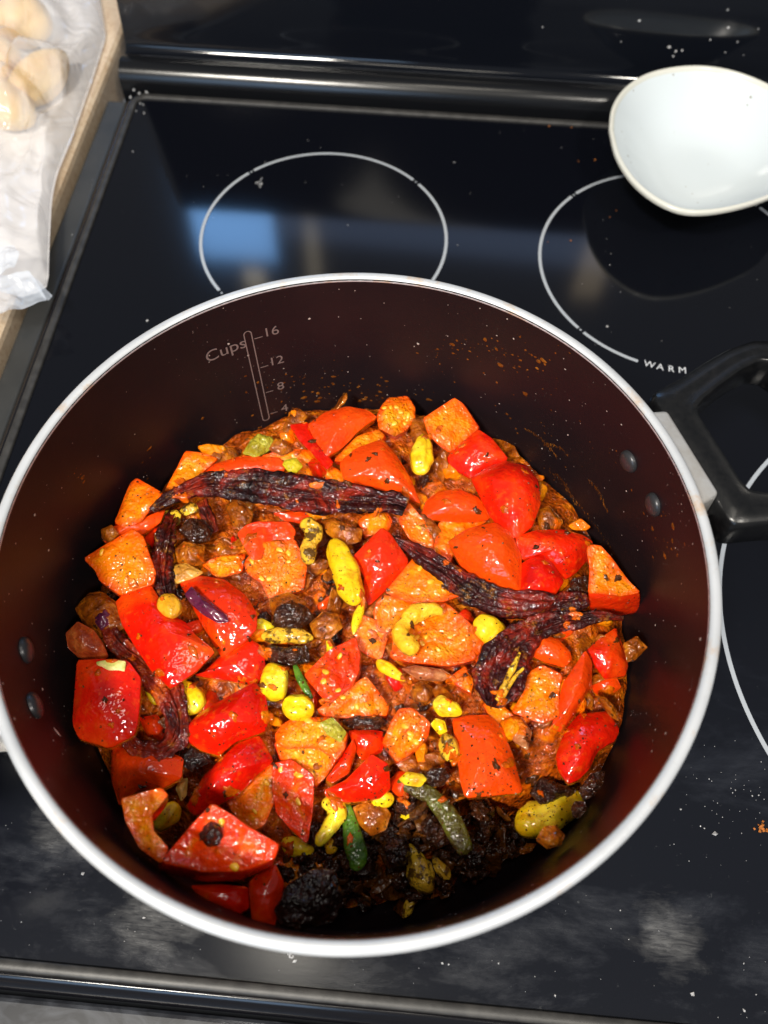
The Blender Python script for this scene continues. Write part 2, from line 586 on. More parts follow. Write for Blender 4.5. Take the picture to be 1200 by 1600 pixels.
# backguard: bulged foot, cove and upright glossy panel
prof = [(0.2212, -0.02), (0.2212, 0.000), (0.2222, 0.0055), (0.2260, 0.0105), (0.2315, 0.0128), (0.2375, 0.0120), (0.2425, 0.0098)]
prof2 = [(0.2427, 0.0098), (0.2455, 0.0094), (0.2480, 0.0108), (0.2500, 0.0145), (0.2523, 0.0260), (0.2563, 0.0450), (0.2672, 0.0960), (0.2795, 0.1540), (0.2820, 0.1590), (0.2880, 0.1610), (0.33, 0.161), (0.33, -0.02)]


def extrude_x(name, prof, n, x0, x1, mat):
    P = [tuple(p) for p in spline([(a, b, 0) for a, b in prof], n)]
    V, F = [], []
    for x in (x0, x1):
        for a, b, _ in P: V.append((x, a, b))
    for i in range(n - 1): F.append((i, i + 1, n + i + 1, n + i))
    F.append(tuple(range(n)))
    F.append(tuple(range(2 * n - 1, n - 1, -1)))
    o = mesh_obj(name, V, F, mat, stove)
    o.data.set_sharp_from_angle(angle=R(40))
    return o


t = NT('brushed_black_trim')
t.bump(t.noise(1.0, 4, 0.6, 0, t.scaled((60, 1500, 1500))), 0.12, 0.0002)
TRIMB = t.set(base=(0.006, 0.0065, 0.008), rough=0.2, metal=0.0)
bg = extrude_x('backguard_trim', prof, 40, -0.140, XR + 0.012, TRIMB)
bg = extrude_x('backguard_panel', prof2, 60, -0.140, XR + 0.012, BLACKG)

# ------------------------------------------------------------------ countertop with the bag
ct = box('countertop', -0.75, -0.1525, -0.6, 0.60, -0.034, 0.004, mat_counter(), None, 0.006)
tag(ct, 'beige speckled laminate countertop edge left of the black stove', 'countertop')

# ------------------------------------------------------------------ the pot
PC = Vector((0.0691, -0.1765, 0))
PH, PR = 0.115, 0.1238
pot = empty('cooking_pot', PC + Vector((0, 0, 0.0015)), 'large dark nonstick cooking pot with white aluminium rim and black handles', 'pot')


def lathe(name, prof, mat, parent, n=160):
    V, F = [], []
    m = len(prof)
    for i in range(n):
        a = 2 * math.pi * i / n
        for r, z in prof: V.append((PC.x + r * math.cos(a), PC.y + r * math.sin(a), z))
    for i in range(n):
        j = (i + 1) % n
        for k in range(m - 1): F.append((i * m + k, j * m + k, j * m + k + 1, i * m + k + 1))
    return mesh_obj(name, V, F, mat, parent, loc=parent.location.copy())


WALL = [(0.1197, 0.1145), (0.1194, 0.105), (0.1182, 0.07), (0.1170, 0.035), (0.1164, 0.026), (0.1150, 0.018), (0.1115, 0.0105), (0.106, 0.0072), (0.098, 0.0062), (0.05, 0.006), (0.0001, 0.006)]
lathe('interior_coating', [(a, b) for a, b, _ in spline([(a, b, 0) for a, b in WALL], 70)], COAT, pot)
lathe('body', [(0.1218, 0.111), (0.1214, 0.10), (0.1200, 0.06), (0.1180, 0.02), (0.115, 0.009), (0.108, 0.003), (0.10, 0.0016), (0.0001, 0.0016)], POTOUT, pot)
rp = []
for k in range(17):
    a = R(-25 + 230 * k / 16)
    rp.append((0.1217 + 0.0021 * math.cos(a), 0.1135 + 0.0017 * math.sin(a)))
rp.append((0.1197, 0.1120))
rp.insert(0, (0.1217, 0.111))
lathe('rim', rp, RIM, pot, 200)


def wall_r(z):
    for (r0, z0), (r1, z1) in zip(WALL, WALL[1:]):
        if z1 <= z <= z0: return r1 + (r0 - r1) * (z - z1) / (z0 - z1)
    return WALL[0][0] if z > WALL[0][1] else WALL[-1][0]


def pol(rad, deg, z):
    return Vector((PC.x + rad * math.cos(R(deg)), PC.y + rad * math.sin(R(deg)), z))


def rivet(deg, z):
    V, F = [], []
    c = pol(wall_r(z), deg, z)
    n = Vector((-math.cos(R(deg)), -math.sin(R(deg)), 0))
    tng = Vector((-n.y, n.x, 0))
    up = Vector((0, 0, 1))
    prof = [(0.0048, -0.001), (0.0048, 0.0006), (0.0044, 0.0014), (0.0034, 0.0021), (0.0019, 0.0026), (0.0001, 0.0027)]
    k = len(prof)
    for i in range(24):
        a = 2 * math.pi * i / 24
        for r, h in prof: V.append(c + tng * r * math.cos(a) + up * r * math.sin(a) + n * h)
    for i in range(24):
        j = (i + 1) % 24
        for q in range(k - 1): F.append((i * k + q, j * k + q, j * k + q + 1, i * k + q + 1))
    mesh_obj('rivet', V, F, RIVET, pot, loc=pot.location.copy())


AX = 24.0
for ax in (AX, AX + 180.6):
    rivet(ax - 5.0, 0.0885)
    rivet(ax + 5.0, 0.0885)

HO = [(0.1355, 0), (0.1355, 0.030), (0.1375, 0.0325), (0.150, 0.0352), (0.165, 0.0395), (0.178, 0.0425), (0.190, 0.0432), (0.200, 0.0400), (0.206, 0.032), (0.2085, 0.018), (0.209, 0)]
HI = [(0.1500, 0), (0.1500, 0.0155), (0.1512, 0.0195), (0.156, 0.0225), (0.166, 0.0265), (0.178, 0.0305), (0.187, 0.0320), (0.1925, 0.0290), (0.196, 0.019), (0.197, 0)]


def closed_half(P):
    return P + [(a, -b) for a, b in reversed(P[1:-1])]


def handle(ax):
    N = 96
    o = resample([(a, b, 0) for a, b in closed_half(HO)], N)
    q = resample([(a, b, 0) for a, b in closed_half(HI)], N)
    # match starting points: both begin on the axis at their inner end
    V, F = [], []
    zt, zb = 0.0985, 0.0815

    def ringpts(P, Q, t, z):
        return [P[i].lerp(Q[i], t) + Vector((0, 0, z)) for i in range(N)]
    rings = [ringpts(o, q, 0, zb + 0.002), ringpts(o, q, 0.0, zt - 0.004), ringpts(o, q, 0.03, zt - 0.0015), ringpts(o, q, 0.10, zt), ringpts(o, q, 0.55, zt + 0.0004),
             ringpts(o, q, 0.80, zt - 0.0002), ringpts(o, q, 0.84, zt + 0.0004), ringpts(o, q, 0.92, zt + 0.0003), ringpts(o, q, 0.98, zt - 0.0012), ringpts(o, q, 1, zt - 0.004), ringpts(o, q, 1, zb + 0.002), ringpts(o, q, 0.9, zb), ringpts(o, q, 0.1, zb)]
    ca, sa = math.cos(R(ax)), math.sin(R(ax))
    for rg in rings:
        for p in rg: V.append((PC.x + p.x * ca - p.y * sa, PC.y + p.x * sa + p.y * ca, p.z))
    m = len(rings)
    for k in range(m):
        l = (k + 1) % m
        for i in range(N):
            j = (i + 1) % N
            F.append((k * N + i, k * N + j, l * N + j, l * N + i))
    h = mesh_obj('handle', V, F, BAKE, pot, loc=pot.location.copy())
    # cast bracket between wall and handle
    B = [(0.1216, 0.0235), (0.1290, 0.0225), (0.1365, 0.0205), (0.1365, -0.0205), (0.1290, -0.0225), (0.1216, -0.0235)]
    bm = bmesh.new()
    lo = [bm.verts.new((PC.x + a * ca - b * sa, PC.y + a * sa + b * ca, 0.086)) for a, b in B]
    hi = [bm.verts.new((PC.x + (a - 0.001) * ca - b * 0.96 * sa, PC.y + (a - 0.001) * sa + b * 0.96 * ca, 0.1035)) for a, b in B]
    bm.faces.new(hi)
    bm.faces.new(lo[::-1])
    for i in range(6):
        j = (i + 1) % 6
        bm.faces.new((lo[i], lo[j], hi[j], hi[i]))
    bmesh.ops.recalc_face_normals(bm, faces=bm.faces[:])
    bmesh.ops.bevel(bm, geom=bm.edges[:], offset=0.0016, segments=3, profile=0.5, affect='EDGES')
    b = bm_obj('bracket', bm, ALU, pot)
    b.location = -pot.location


handle(AX)
handle(AX + 180.6)


# cup scale printed on the rear wall
def on_wall(bm, deg0, z0, name, mat=PRINT, shear=0.0):
    for v in bm.verts:
        u, h = v.co.x, v.co.y
        z = z0 + h + shear * u
        r = wall_r(z) - 0.00025
        v.co = pol(r, deg0 - math.degrees(u / r), z)
    o = bm_obj(name, bm, mat, pot, smooth=False)
    o.location = -pot.location
    return o


def flat_strips(quads):
    bm = bmesh.new()
    for q in quads:
        n = len(q)
        bm.faces.new([bm.verts.new((a, b, 0)) for a, b in q])
    return bm


on_wall(text_mesh('Cups', 0.0092), 123.7, 0.0885, 'scale_lettering', shear=0.0)
for s_, z_ in (('16', 0.0905), ('12', 0.0715), ('8', 0.0535), ('4', 0.0365)):
    on_wall(text_mesh(s_, 0.0074), 113.6, z_, 'scale_number')
quads = []
for z_ in (0.0890, 0.0700, 0.0520, 0.0355):
    quads.append([(0.0025, z_ - 0.00025), (0.0062, z_ - 0.00025), (0.0062, z_ + 0.00025), (0.0025, z_ + 0.00025)])
zt, zb, hw, lw = 0.0930, 0.0335, 0.0019, 0.0005
prev = None
outl = []
for k in range(13): outl.append((hw * math.cos(R(180 * k / 12)), zt + hw * math.sin(R(180 * k / 12))))
for zz in [zt - (zt - zb) * k / 12 for k in range(1, 12)]: outl.append((-hw, zz))
for k in range(13): outl.append((hw * math.cos(R(180 + 180 * k / 12)), zb + hw * math.sin(R(180 + 180 * k / 12))))
for zz in [zb + (zt - zb) * k / 12 for k in range(1, 12)]: outl.append((hw, zz))
for (a, b), (c, d) in zip(outl, outl[1:] + outl[:1]):
    def inn(x, z): return (x * (1 - lw / hw), z - (lw * 0.9 if z > zt else -lw * 0.9 if z < zb else 0))
    quads.append([(a, b), (c, d), inn(c, d), inn(a, b)])
on_wall(flat_strips(quads), 118.5, 0.0, 'scale_outline')
# stamped dashes in the bare floor of the pot
bm = bmesh.new()
for (x0, y0, x1, y1) in ((762, 1283, 777, 1300), (797, 1291, 806, 1307), (781, 1303, 791, 1320), (766, 1315, 777, 1332), (746, 1306, 755, 1320), (812, 1322, 820, 1336)):
    a, b = un(x0, y0, 0.0072), un(x1, y1, 0.0072)
    d = (b - a).normalized().cross(Vector((0, 0, 1))) * 0.0005
    bm.faces.new([bm.verts.new(p) for p in (a - d, b - d, b + d, a + d)])
o = bm_obj('floor_stamp', bm, mat_simple('pale_stamp', (0.30, 0.31, 0.33), 0.4), pot, smooth=False)
o.location = -pot.location
#FOOD
# ------------------------------------------------------------------ the food
RMAX = 0.1145


def zf(px, py):
    """height of the top of the heap (m) under a point of the picture"""
    z = 0.047
    if py > 1190: z -= 0.024 * min(1.0, (py - 1190) / 240) ** 1.2
    z -= 0.020 * math.exp(-(((px - 860) / 120) ** 2 + ((py - 1300) / 95) ** 2))
    return max(z, 0.012)


def settle(pts, layer):
    cx = sum(p[0] for p in pts) / len(pts)
    cy = sum(p[1] for p in pts) / len(pts)
    z = zf(cx, cy) + layer * 0.001
    for _ in range(40):
        if max((un(p[0], p[1], z) - PC).to_2d().length for p in pts) < RMAX: break
        z += 0.001
    return z, cx, cy


SEEDM = None


def seed_mesh():
    global SEEDM
    if SEEDM is None:
        bm = bmesh.new()
        bmesh.ops.create_uvsphere(bm, u_segments=10, v_segments=6, radius=1)
        for v in bm.verts:
            x, y, z = v.co
            v.co = Vector((x * (1 + 0.25 * y) * 0.00105, y * 0.0017, z * 0.0006))
        m = bpy.data.meshes.new('seed')
        bm.to_mesh(m); bm.free()
        m.shade_smooth()
        m.materials.append(SEED)
        SEEDM = m
    return SEEDM


PIECES = []


def slab(kind, name, cat, group, label, layer, thick, outline, dome=4.0, lean=None, drop=(0, 0), gel=0.0, seeds=0, top=None, side=None, N=56, rough=1.0, plane=None, off=0.0):
    """a chopped chunk: traced outline of its upper face at its own height, real thickness below.
    kind S = skin side up, F = cut flesh up, P = one plain material"""
    P2 = poly(outline) if isinstance(outline, str) else outline
    z, cx, cy = settle(P2, layer)
    if lean is None: lean = (random.uniform(-5, 5), random.uniform(-9, 1))
    if drop == (0, 0) and kind != 'P': drop = (random.uniform(-5, 5), random.uniform(2, 10))
    P3 = []
    for x, y in P2:
        if plane:
            d_ = (un(x, y, 0) - CAM_POS).normalized()
            P3.append(CAM_POS + d_ * ((plane[0] - CAM_POS).dot(plane[1]) / d_.dot(plane[1])) + plane[1] * off)
        else:
            P3.append(un(x, y, z + 0.001 * (lean[0] * (x - cx) / 100 + lean[1] * (y - cy) / 100)))
    P3 = resample(chaikin(P3, 0.07), N)
    c = sum(P3, Vector()) / N
    P3 = [c + (p - c) * 1.045 for p in P3]
    nrm = Vector()
    for a, b in zip(P3, P3[1:] + P3[:1]): nrm += (a - c).cross(b - c)
    nrm.normalize()
    if nrm.z < 0: nrm.negate()
    size = sum((p - c).length for p in P3) / N
    dome = min(dome * 0.001, size * 0.55)
    view = (c - CAM_POS).normalized()
    ex = (view * 0.85 + Vector((0, 0, -0.15))).normalized() * thick * 0.001
    dr = un(cx + drop[0], cy + drop[1], z) - un(cx, cy, z)
    root = empty(name, c + ex, label, cat, group)
    sd = random.random() * 100
    S = [1, 0.985, 0.955, 0.90, 0.82, 0.72, 0.6, 0.46, 0.31, 0.15]
    V, rings = [], []

    def jig(p, amt):
        return p + nrm * (amt * rough * (0.0011 * nz(p, 95, sd) + 0.0006 * nz(p, 290, sd) + (0.0005 * nz(p, 720, sd) if rough > 1.4 else 0)))
    for s in S:
        rg = []
        for p in P3:
            q = c + (p - c) * s
            if kind == 'S' or kind == 'P':
                h = dome * (1 - s ** 2.3)
                q = q + nrm * h
                q = jig(q, 0.55 if s < 1 else 0.2)
            else:
                h = -0.0006 if s == 1 else 0
                g = max(0.0, min(1.0, (0.86 - s) / 0.18))
                h += dome * 0.35 * (1 - s * s)
                h -= gel * 0.001 * g * (0.7 + 0.8 * nz(q, 150, sd + 9))
                q = q + nrm * h
                q = jig(q, (0.6 + g * (1.6 if gel else 0.7)) if s < 1 else 0.2)
            rg.append(q)
        rings.append(rg)
    ntop = len(rings)
    for d, s in ((0.08, 1.006), (0.25, 1.02), (0.5, 1.015), (0.75, 0.96), (0.92, 0.86), (1.0, 0.66)):
        rings.append([jig(c + (p - c) * s + ex * d + dr * d, 0.3) for p in P3])
    ctop = c + nrm * (dome if kind != 'F' else dome * 0.35 - gel * 0.0007)
    cbot = c + ex + dr
    o0 = root.location.copy()

    def build(nm, order, cap, mat):
        V, F = [], []
        for rg in order: V += rg
        n = len(order)
        for k in range(n - 1):
            for i in range(N):
                j = (i + 1) % N
                F.append((k * N + i, k * N + j, (k + 1) * N + j, (k + 1) * N + i))
        if cap is not None:
            V.append(cap)
            for i in range(N): F.append(((n - 1) * N + i, (n - 1) * N + (i + 1) % N, len(V) - 1))
        o = mesh_obj(nm, V, F, mat, root, loc=o0)
        bm = bmesh.new(); bm.from_mesh(o.data)
        bmesh.ops.recalc_face_normals(bm, faces=bm.faces[:])
        # make sure the sheet faces outwards
        f = bm.faces[0]
        out = (f.calc_center_median() + o0 - (c + ex * 0.4))
        if f.normal.dot(out) < 0: bmesh.ops.reverse_faces(bm, faces=bm.faces[:])
        bm.to_mesh(o.data); bm.free()
        at = o.data.attributes.new('rind', 'FLOAT', 'POINT')
        vals = []
        for k in range(n): vals += [S[k] if order[0] is rings[0] and k < len(S) else 0.7] * N
        vals += [0.0] * (len(V) - len(vals))
        at.data.foreach_set('value', vals)
        PIECES.append((V, F))
        return o
    upper = rings[:ntop]
    lower = rings[ntop:]
    if kind == 'S':
        build('skin', [rings[ntop]] + upper, ctop, top or SKIN)
        build('flesh', [rings[ntop]] + lower[1:], cbot, side or FLESH)
    elif kind == 'F':
        build('flesh', upper, ctop, top or FLESH)
        build('skin', [upper[0]] + lower, cbot, side or SKIN)
    else:
        o = build('body', lower[::-1] + upper, ctop, top)
        # plain pieces are one mesh: lift it to top level
        bpy.data.objects.remove(root)
        o.parent = None
        o.location = o0
        o.name = name
        o.data.name = name
        tag(o, label, cat, group)
        return o
    for _ in range(seeds):
        k = random.randrange(4, ntop - 1)
        i = random.randrange(N)
        p = rings[k][i].lerp(rings[k + 1][(i + 1) % N], random.random())
        s_ = bpy.data.objects.new('seed', seed_mesh())
        COL.objects.link(s_)
        s_.parent = root
        s_.location = p - nrm * 0.00025 - o0
        s_.rotation_euler = (nrm.to_track_quat('Z', 'Y') @ Euler((random.uniform(-.4, .4), random.uniform(-.4, .4), random.uniform(0, 6.28))).to_quaternion()).to_euler()
        s_.scale = [random.uniform(0.85, 1.25)] * 3
    root['n'] = 0
    del root['n']
    return root, c, nrm, ex


def T(kind, label, layer, thick, outline, **k):
    return slab(kind, 'tomato_piece', 'tomato piece', 'chopped tomato pieces in the pot', label, layer, thick, outline, **k)


def tube(name, cat, group, label, layer, path, mat, flat=1.0, n=26, seg=16, wr=0.0, ws=(60, 220), ridge=0.0, groove=0.0, parent=None, blunt=0.0):
    """path: (px, py, half width px[, extra height mm]) -> a solid rod of changing section lying in the heap"""
    z, cx, cy = settle([p[:2] for p in path], layer)
    W = []
    for q in path:
        x, y, h = q[0], q[1], q[2]
        zz = z + (q[3] * 0.001 if len(q) > 3 else 0)
        a = un(x, y, zz)
        d = (a - CAM_POS).length
        W.append((a.x, a.y, a.z, h * d / FPX))
    # 4-component spline done as two 3-vectors
    A = spline([w[:3] for w in W], n)
    B = spline([(w[3], 0, 0) for w in W], n)
    V, F = [], []
    sd = random.random() * 50
    L = 0
    for i in range(n):
        t = (A[min(i + 1, n - 1)] - A[max(i - 1, 0)]).normalized()
        if i: L += (A[i] - A[i - 1]).length
        toc = (CAM_POS - A[i]).normalized()
        sx = t.cross(toc).normalized()
        up = sx.cross(t).normalized()
        r = max(B[i].x, 0.0001)
        if blunt:
            u = i / (n - 1)
            e = min(u, 1 - u)
            r *= math.sqrt(max(0.0, 1 - max(0.0, 1 - e / blunt) ** 2)) if e < blunt else 1
            r = max(r, 0.0001)
        for k in range(seg):
            a = 2 * math.pi * k / seg
            p = A[i] + sx * (r * math.cos(a)) + up * (r * flat * math.sin(a))
            if wr:
                dirv = (sx * math.cos(a) + up * math.sin(a))
                f = nz(p, ws[0], sd) * 0.6 + nz(p, ws[1], sd) * 0.4
                f -= ridge * (abs(noise.noise(Vector((math.cos(a) * 2.6, math.sin(a) * 2.6, L * 26 + sd)))) * 2.4 + 0.7 * abs(noise.noise(Vector((math.cos(a) * 1.2, math.sin(a) * 1.2, L * 120 + sd))))) - ridge * 0.40
                if groove:
                    for q in range(2):
                        ga = math.pi * (0.36 + 0.28 * q) + 0.55 * noise.noise(Vector((L * 28, q * 9.1, sd)))
                        f -= groove * math.exp(-((a - ga) / 0.24) ** 2) * (0.5 + 0.5 * noise.noise(Vector((L * 45, q * 3.3, sd + 5))))
                p += dirv * (min(r, 0.0042) * wr * f)
            V.append(p)
    for i in range(n - 1):
        for k in range(seg):
            l = (k + 1) % seg
            F.append((i * seg + k, i * seg + l, (i + 1) * seg + l, (i + 1) * seg + k))
    F.append(tuple(range(seg - 1, -1, -1)))
    F.append(tuple((n - 1) * seg + k for k in range(seg)))
    loc = A[n // 2].copy() if parent is None else parent.location.copy()
    o = mesh_obj(name, V, F, mat, parent, loc=loc)
    bm = bmesh.new(); bm.from_mesh(o.data)
    bmesh.ops.recalc_face_normals(bm, faces=bm.faces[:])
    bm.to_mesh(o.data); bm.free()
    PIECES.append((V, F))
    if parent is None: tag(o, label, cat, group)
    return o


# ---- tomatoes skin side up / cut side up, one by one
T('F', 'small orange cut tomato corner behind the stalk end of the long dried chilli', 0, 16, '258,767 274,735 290,705 318,709 340,717 313,740 297,757 275,765', dome=2)
T('S', 'long thin red tomato wedge lying just behind the long dark chilli', -2, 14, '300,750 330,727 377,713 433,715 445,727 440,737 413,740 367,742 325,755', dome=3)
T('F', 'orange wet tomato flesh behind the chilli beside a yellow-green garlic bit', -3, 12, '410,712 440,703 475,703 497,711 500,745 470,750 432,742', dome=2, gel=1, seeds=2)
T('S', 'narrow red tomato strip, leftmost of the group at the rear wall', 2, 14, '453,665 482,661 498,692 520,722 510,733 487,707 468,688', dome=1.2, lean=(0, 6))
T('S', 'orange-red domed tomato wedge beside the narrow strip at the rear', 4, 16, '482,664 510,644 543,636 573,642 587,652 557,675 532,700 510,714 495,688', dome=3.5)
T('F', 'thin cut edge of tomato wedged between two red wedges at the rear', 4, 12, '523,718 557,682 590,671 600,680 592,694 567,702 543,722', dome=0.6)
T('S', 'large red tomato wedge at the rear, above the thick chilli end', 6, 18, '533,724 557,702 597,688 617,710 640,747 655,785 630,775 587,762 540,750', dome=5, lean=(-2, -2))
T('F', 'orange jelly-like tomato core with seeds, rearmost piece in the heap', 2, 16, '597,634 607,622 637,619 648,637 648,655 633,672 617,680 593,668 590,648', dome=7, gel=0.5, seeds=9, top=GEL)
T('F', 'square orange cut tomato piece at the rear right of the pot', 3, 16, '663,653 687,637 710,622 724,632 748,668 727,688 703,706 684,692 670,677', dome=2, drop=(6, 2))
T('S', 'orange-red tomato piece tucked below the square orange cut one', 4, 17, '698,718 705,708 725,690 747,672 768,686 793,717 763,730 737,748 715,735', dome=4)
T('S', 'tall glossy round tomato dome, rightmost at the rear of the heap', 7, 22, '737,748 763,731 790,721 820,727 840,752 843,787 831,820 807,839 783,824 765,803 750,772', dome=9, lean=(2, 2))
T('S', 'flat red tomato cap left of the tall round dome', 3, 15, '658,810 668,782 687,768 717,765 747,778 764,811 738,815 700,814', dome=5)
T('F', 'orange cut face peeping from under the big bright red dome', 0, 16, '687,815 725,810 762,813 735,830 708,850 707,877 690,872 678,860', dome=1, gel=0.5)
T('S', 'big bright red tomato dome in front of the tall round one', 8, 20, '702,848 717,837 733,827 773,818 797,833 813,867 813,929 790,921 750,907 722,884', dome=8, lean=(1, -4))
T('S', 'red tomato wedge pointing right, near the right wall of the pot', 4, 18, '807,840 837,830 877,828 910,837 925,848 917,873 900,892 883,904 863,890 840,868 817,875', dome=6)
T('S', 'small red tomato wedge in front of the right-pointing one', 6, 17, '815,882 830,872 847,866 863,882 880,908 867,929 837,936 813,931', dome=5)
T('F', 'standing tomato wedge with pale cut top against the right wall', 4, 20, '918,858 926,852 940,854 960,877 980,905 1000,925 970,931 945,927 920,926 923,890', dome=1.5, gel=0.6, drop=(4, 38))
T('S', 'curved orange tomato rind below the forked dark chilli on the right', 3, 15, '827,1000 839,988 872,1000 890,1018 892,1031 881,1042 850,1033 828,1022', dome=3)
T('F', 'orange square cut tomato block below the forked chilli on the right', 2, 18, '827,1050 848,1040 878,1055 872,1085 875,1117 848,1130 800,1112 815,1087', dome=2, gel=0.5)
T('S', 'narrow upright red tomato wedge right of the orange square block', 3, 17, '880,1068 897,1043 914,1018 924,1036 923,1072 902,1108 878,1141 862,1136 872,1100', dome=4)
T('S', 'dark red tomato piece against the right wall under a chilli tip', 0, 17, '917,1017 940,997 962,982 972,1010 980,1040 976,1055 944,1059 930,1038', dome=4)
T('S', 'shaded red tomato scrap low against the right wall', -6, 12, '923,1060 945,1055 962,1057 970,1074 944,1092 928,1080', dome=3)
T('S', 'hooked red tomato wedge, lowest tomato on the right side', -1, 20, '870,1180 884,1142 905,1117 950,1113 966,1141 959,1158 934,1172 920,1200 905,1215 889,1222 874,1203', dome=6, lean=(0, 3))
T('S', 'rectangular orange-red tomato piece right of the dark masala', 4, 18, '708,1126 731,1120 764,1119 783,1138 800,1180 815,1236 768,1241 728,1244 721,1222 714,1165', dome=4.5, lean=(0, 4))
T('F', 'broad cut tomato slab with a cashew lying on its upper left', 2, 17, '611,1014 622,980 640,950 680,934 702,947 740,980 755,1000 740,1029 704,1039 650,1034 613,1028', dome=3, gel=0.8, seeds=7, top=GEL)
T('S', 'smooth orange tomato square right of the big yellow garlic clove', 6, 18, '553,870 575,847 597,826 609,835 638,877 607,917 577,944 569,927 570,900', dome=3.5)
T('F', 'triangular orange cut tomato piece in the middle, pointed top', 6, 15, '603,924 627,895 653,864 680,882 723,927 693,938 650,941 630,936', dome=2, gel=0.5, seeds=2)
T('F', 'orange cut tomato piece left above the broad slab with the cashew', 3, 15, '584,957 590,940 598,931 625,932 651,942 635,965 608,992 590,985', dome=2.5, gel=0.6)
T('F', 'small orange cut tomato block right of the red-centred wedge', 1, 15, '554,987 566,961 587,969 606,993 596,1031 575,1024 561,1014', dome=1.5)
T('F', 'cut tomato wedge with a red jelly centre in the middle of the pot', 7, 18, '476,1054 495,1035 512,1018 555,996 561,1021 560,1048 548,1072 512,1098', dome=1.5, gel=1.3, seeds=4, drop=(6, 10), top=RFLESH)
T('F', 'orange-yellow cut tomato block just below the red-centred wedge', 3, 16, '497,1109 521,1090 545,1074 572,1057 590,1080 607,1103 602,1118 566,1121 512,1121', dome=2, gel=0.4, seeds=2)
T('F', 'lumpy orange tomato core with green skin at its right end', 4, 15, '431,1147 443,1132 458,1123 490,1121 515,1121 541,1144 537,1168 524,1187 494,1167 449,1168 433,1160', dome=5, gel=0.6, seeds=4, top=GEL)
T('F', 'round wet orange tomato core above the dark masala, left of the rectangular piece', 3, 16, '602,1150 612,1127 624,1108 645,1107 671,1129 668,1151 638,1180 620,1190 598,1160', dome=5, gel=0.4, seeds=5, top=GEL)
T('S', 'small red tomato piece between two wet orange cores', -1, 13, '545,1142 570,1140 599,1144 596,1174 566,1187 553,1168', dome=4)
T('S', 'red fan-shaped tomato wedge just above the green chilli slice', 5, 14, '508,1235 541,1219 562,1198 580,1180 606,1195 608,1231 592,1247 544,1252 514,1245', dome=3)
T('F', 'seedy orange tomato pulp left of the narrow red sliver', 0, 14, '430,1160 470,1152 526,1156 529,1180 511,1210 493,1228 465,1200 440,1188', dome=3, gel=1, seeds=8, top=GEL)
T('F', 'pointed red tomato wedge with point down, left of the curved cashew', 4, 15, '427,1195 454,1188 490,1213 487,1268 479,1317 454,1294 432,1270 426,1232', dome=1.2, gel=0.5, seeds=4, top=RFLESH)
T('S', 'narrow red tomato sliver standing between pulp and fan-shaped wedge', 2, 13, '535,1182 543,1168 551,1156 556,1170 545,1207 520,1222 510,1216', dome=2)
T('S', 'big tilted rectangular tomato piece with spice specks, left of centre', 9, 20, '177,949 200,925 233,912 248,934 262,962 287,971 303,992 333,1016 302,1048 266,1073 239,1048 212,1009 193,977', dome=4.5, lean=(3, 2))
T('S', 'red tomato dome with a purple onion strip across it', 5, 19, '281,909 308,900 350,907 383,931 399,958 399,982 381,1001 347,1025 331,1000 306,955', dome=6)
T('S', 'red tomato wedge with straight edge under the purple-striped dome', 1, 16, '320,1050 350,1021 389,1000 411,1012 413,1051 398,1070 359,1062 305,1054', dome=3)
T('S', 'glossy red tomato wedge left of the square garlic clove', 6, 19, '293,1136 314,1114 355,1090 398,1067 413,1090 418,1120 413,1141 368,1157 344,1178 320,1172 296,1157', dome=7, lean=(0, -3))
cube = T('S', 'blocky red tomato cube with a pale stem scar at the left wall', 4, 22, '122,1034 160,1032 198,1034 218,1060 217,1096 213,1129 208,1146 170,1166 125,1152 115,1129', dome=4, lean=(0, -2))
T('S', 'dark red tomato wedge at lower left, under the twisted chilli tail', -2, 20, '176,1172 200,1165 250,1172 284,1185 281,1215 250,1232 215,1232 188,1258 176,1218', dome=7)
T('F', 'hollow curved tomato wedge cupping a garlic clove at lower left', 1, 18, '190,1249 224,1239 251,1232 262,1245 236,1266 240,1302 262,1322 251,1348 218,1324 197,1285', dome=0.6, drop=(2, 6))
T('S', 'long red tomato wedge with rounded back, lower left of centre', 4, 20, '293,1260 306,1235 320,1212 368,1164 404,1151 425,1190 395,1216 370,1241 335,1259 308,1272', dome=7, lean=(2, 0))
T('F', 'orange-yellow cut tomato face under the long red wedge', 2, 17, '352,1250 372,1238 395,1215 425,1193 431,1245 413,1288 395,1297 370,1275', dome=4, gel=0.4, seeds=2)
burnt = T('F', 'large tomato wedge with a round burnt spot, lower left front', 4, 20, '252,1347 275,1320 300,1290 332,1257 360,1274 389,1294 434,1320 425,1342 380,1360 320,1362', dome=2.5, gel=0.9, seeds=3, drop=(-8, 24), lean=(0, -3), top=RFLESH)
T('S', 'dark shaded tomato piece low at the front wall under the burnt one', -6, 14, '299,1384 340,1382 386,1386 388,1417 371,1428 320,1411', dome=4)
T('S', 'shaded upright red tomato piece at the front next to dark masala', -2, 18, '389,1380 410,1360 430,1352 443,1380 436,1415 428,1446 395,1444', dome=4)
T('F', 'shaded wet tomato flesh at the front between cashew and dark masala', -2, 14, '430,1348 460,1338 505,1337 527,1345 526,1368 490,1372 455,1392 436,1380', dome=3, gel=0.8, seeds=2, top=GEL)
T('F', 'orange tomato chunk with dark spice at the far left rear', 4, 17, '180,815 192,785 203,757 214,748 253,770 247,788 230,800 220,813 195,823', dome=3, gel=0.5)
T('S', 'small red tomato strip under the far left orange chunk', 0, 14, '160,836 177,822 217,813 257,797 249,817 223,835 205,834 167,848', dome=3)
T('F', 'big sparkling orange cut tomato square at the left', 7, 18, '132,873 170,849 207,827 223,840 232,868 241,893 238,911 187,928 157,907 149,890', dome=2.5, gel=0.3, seeds=1)
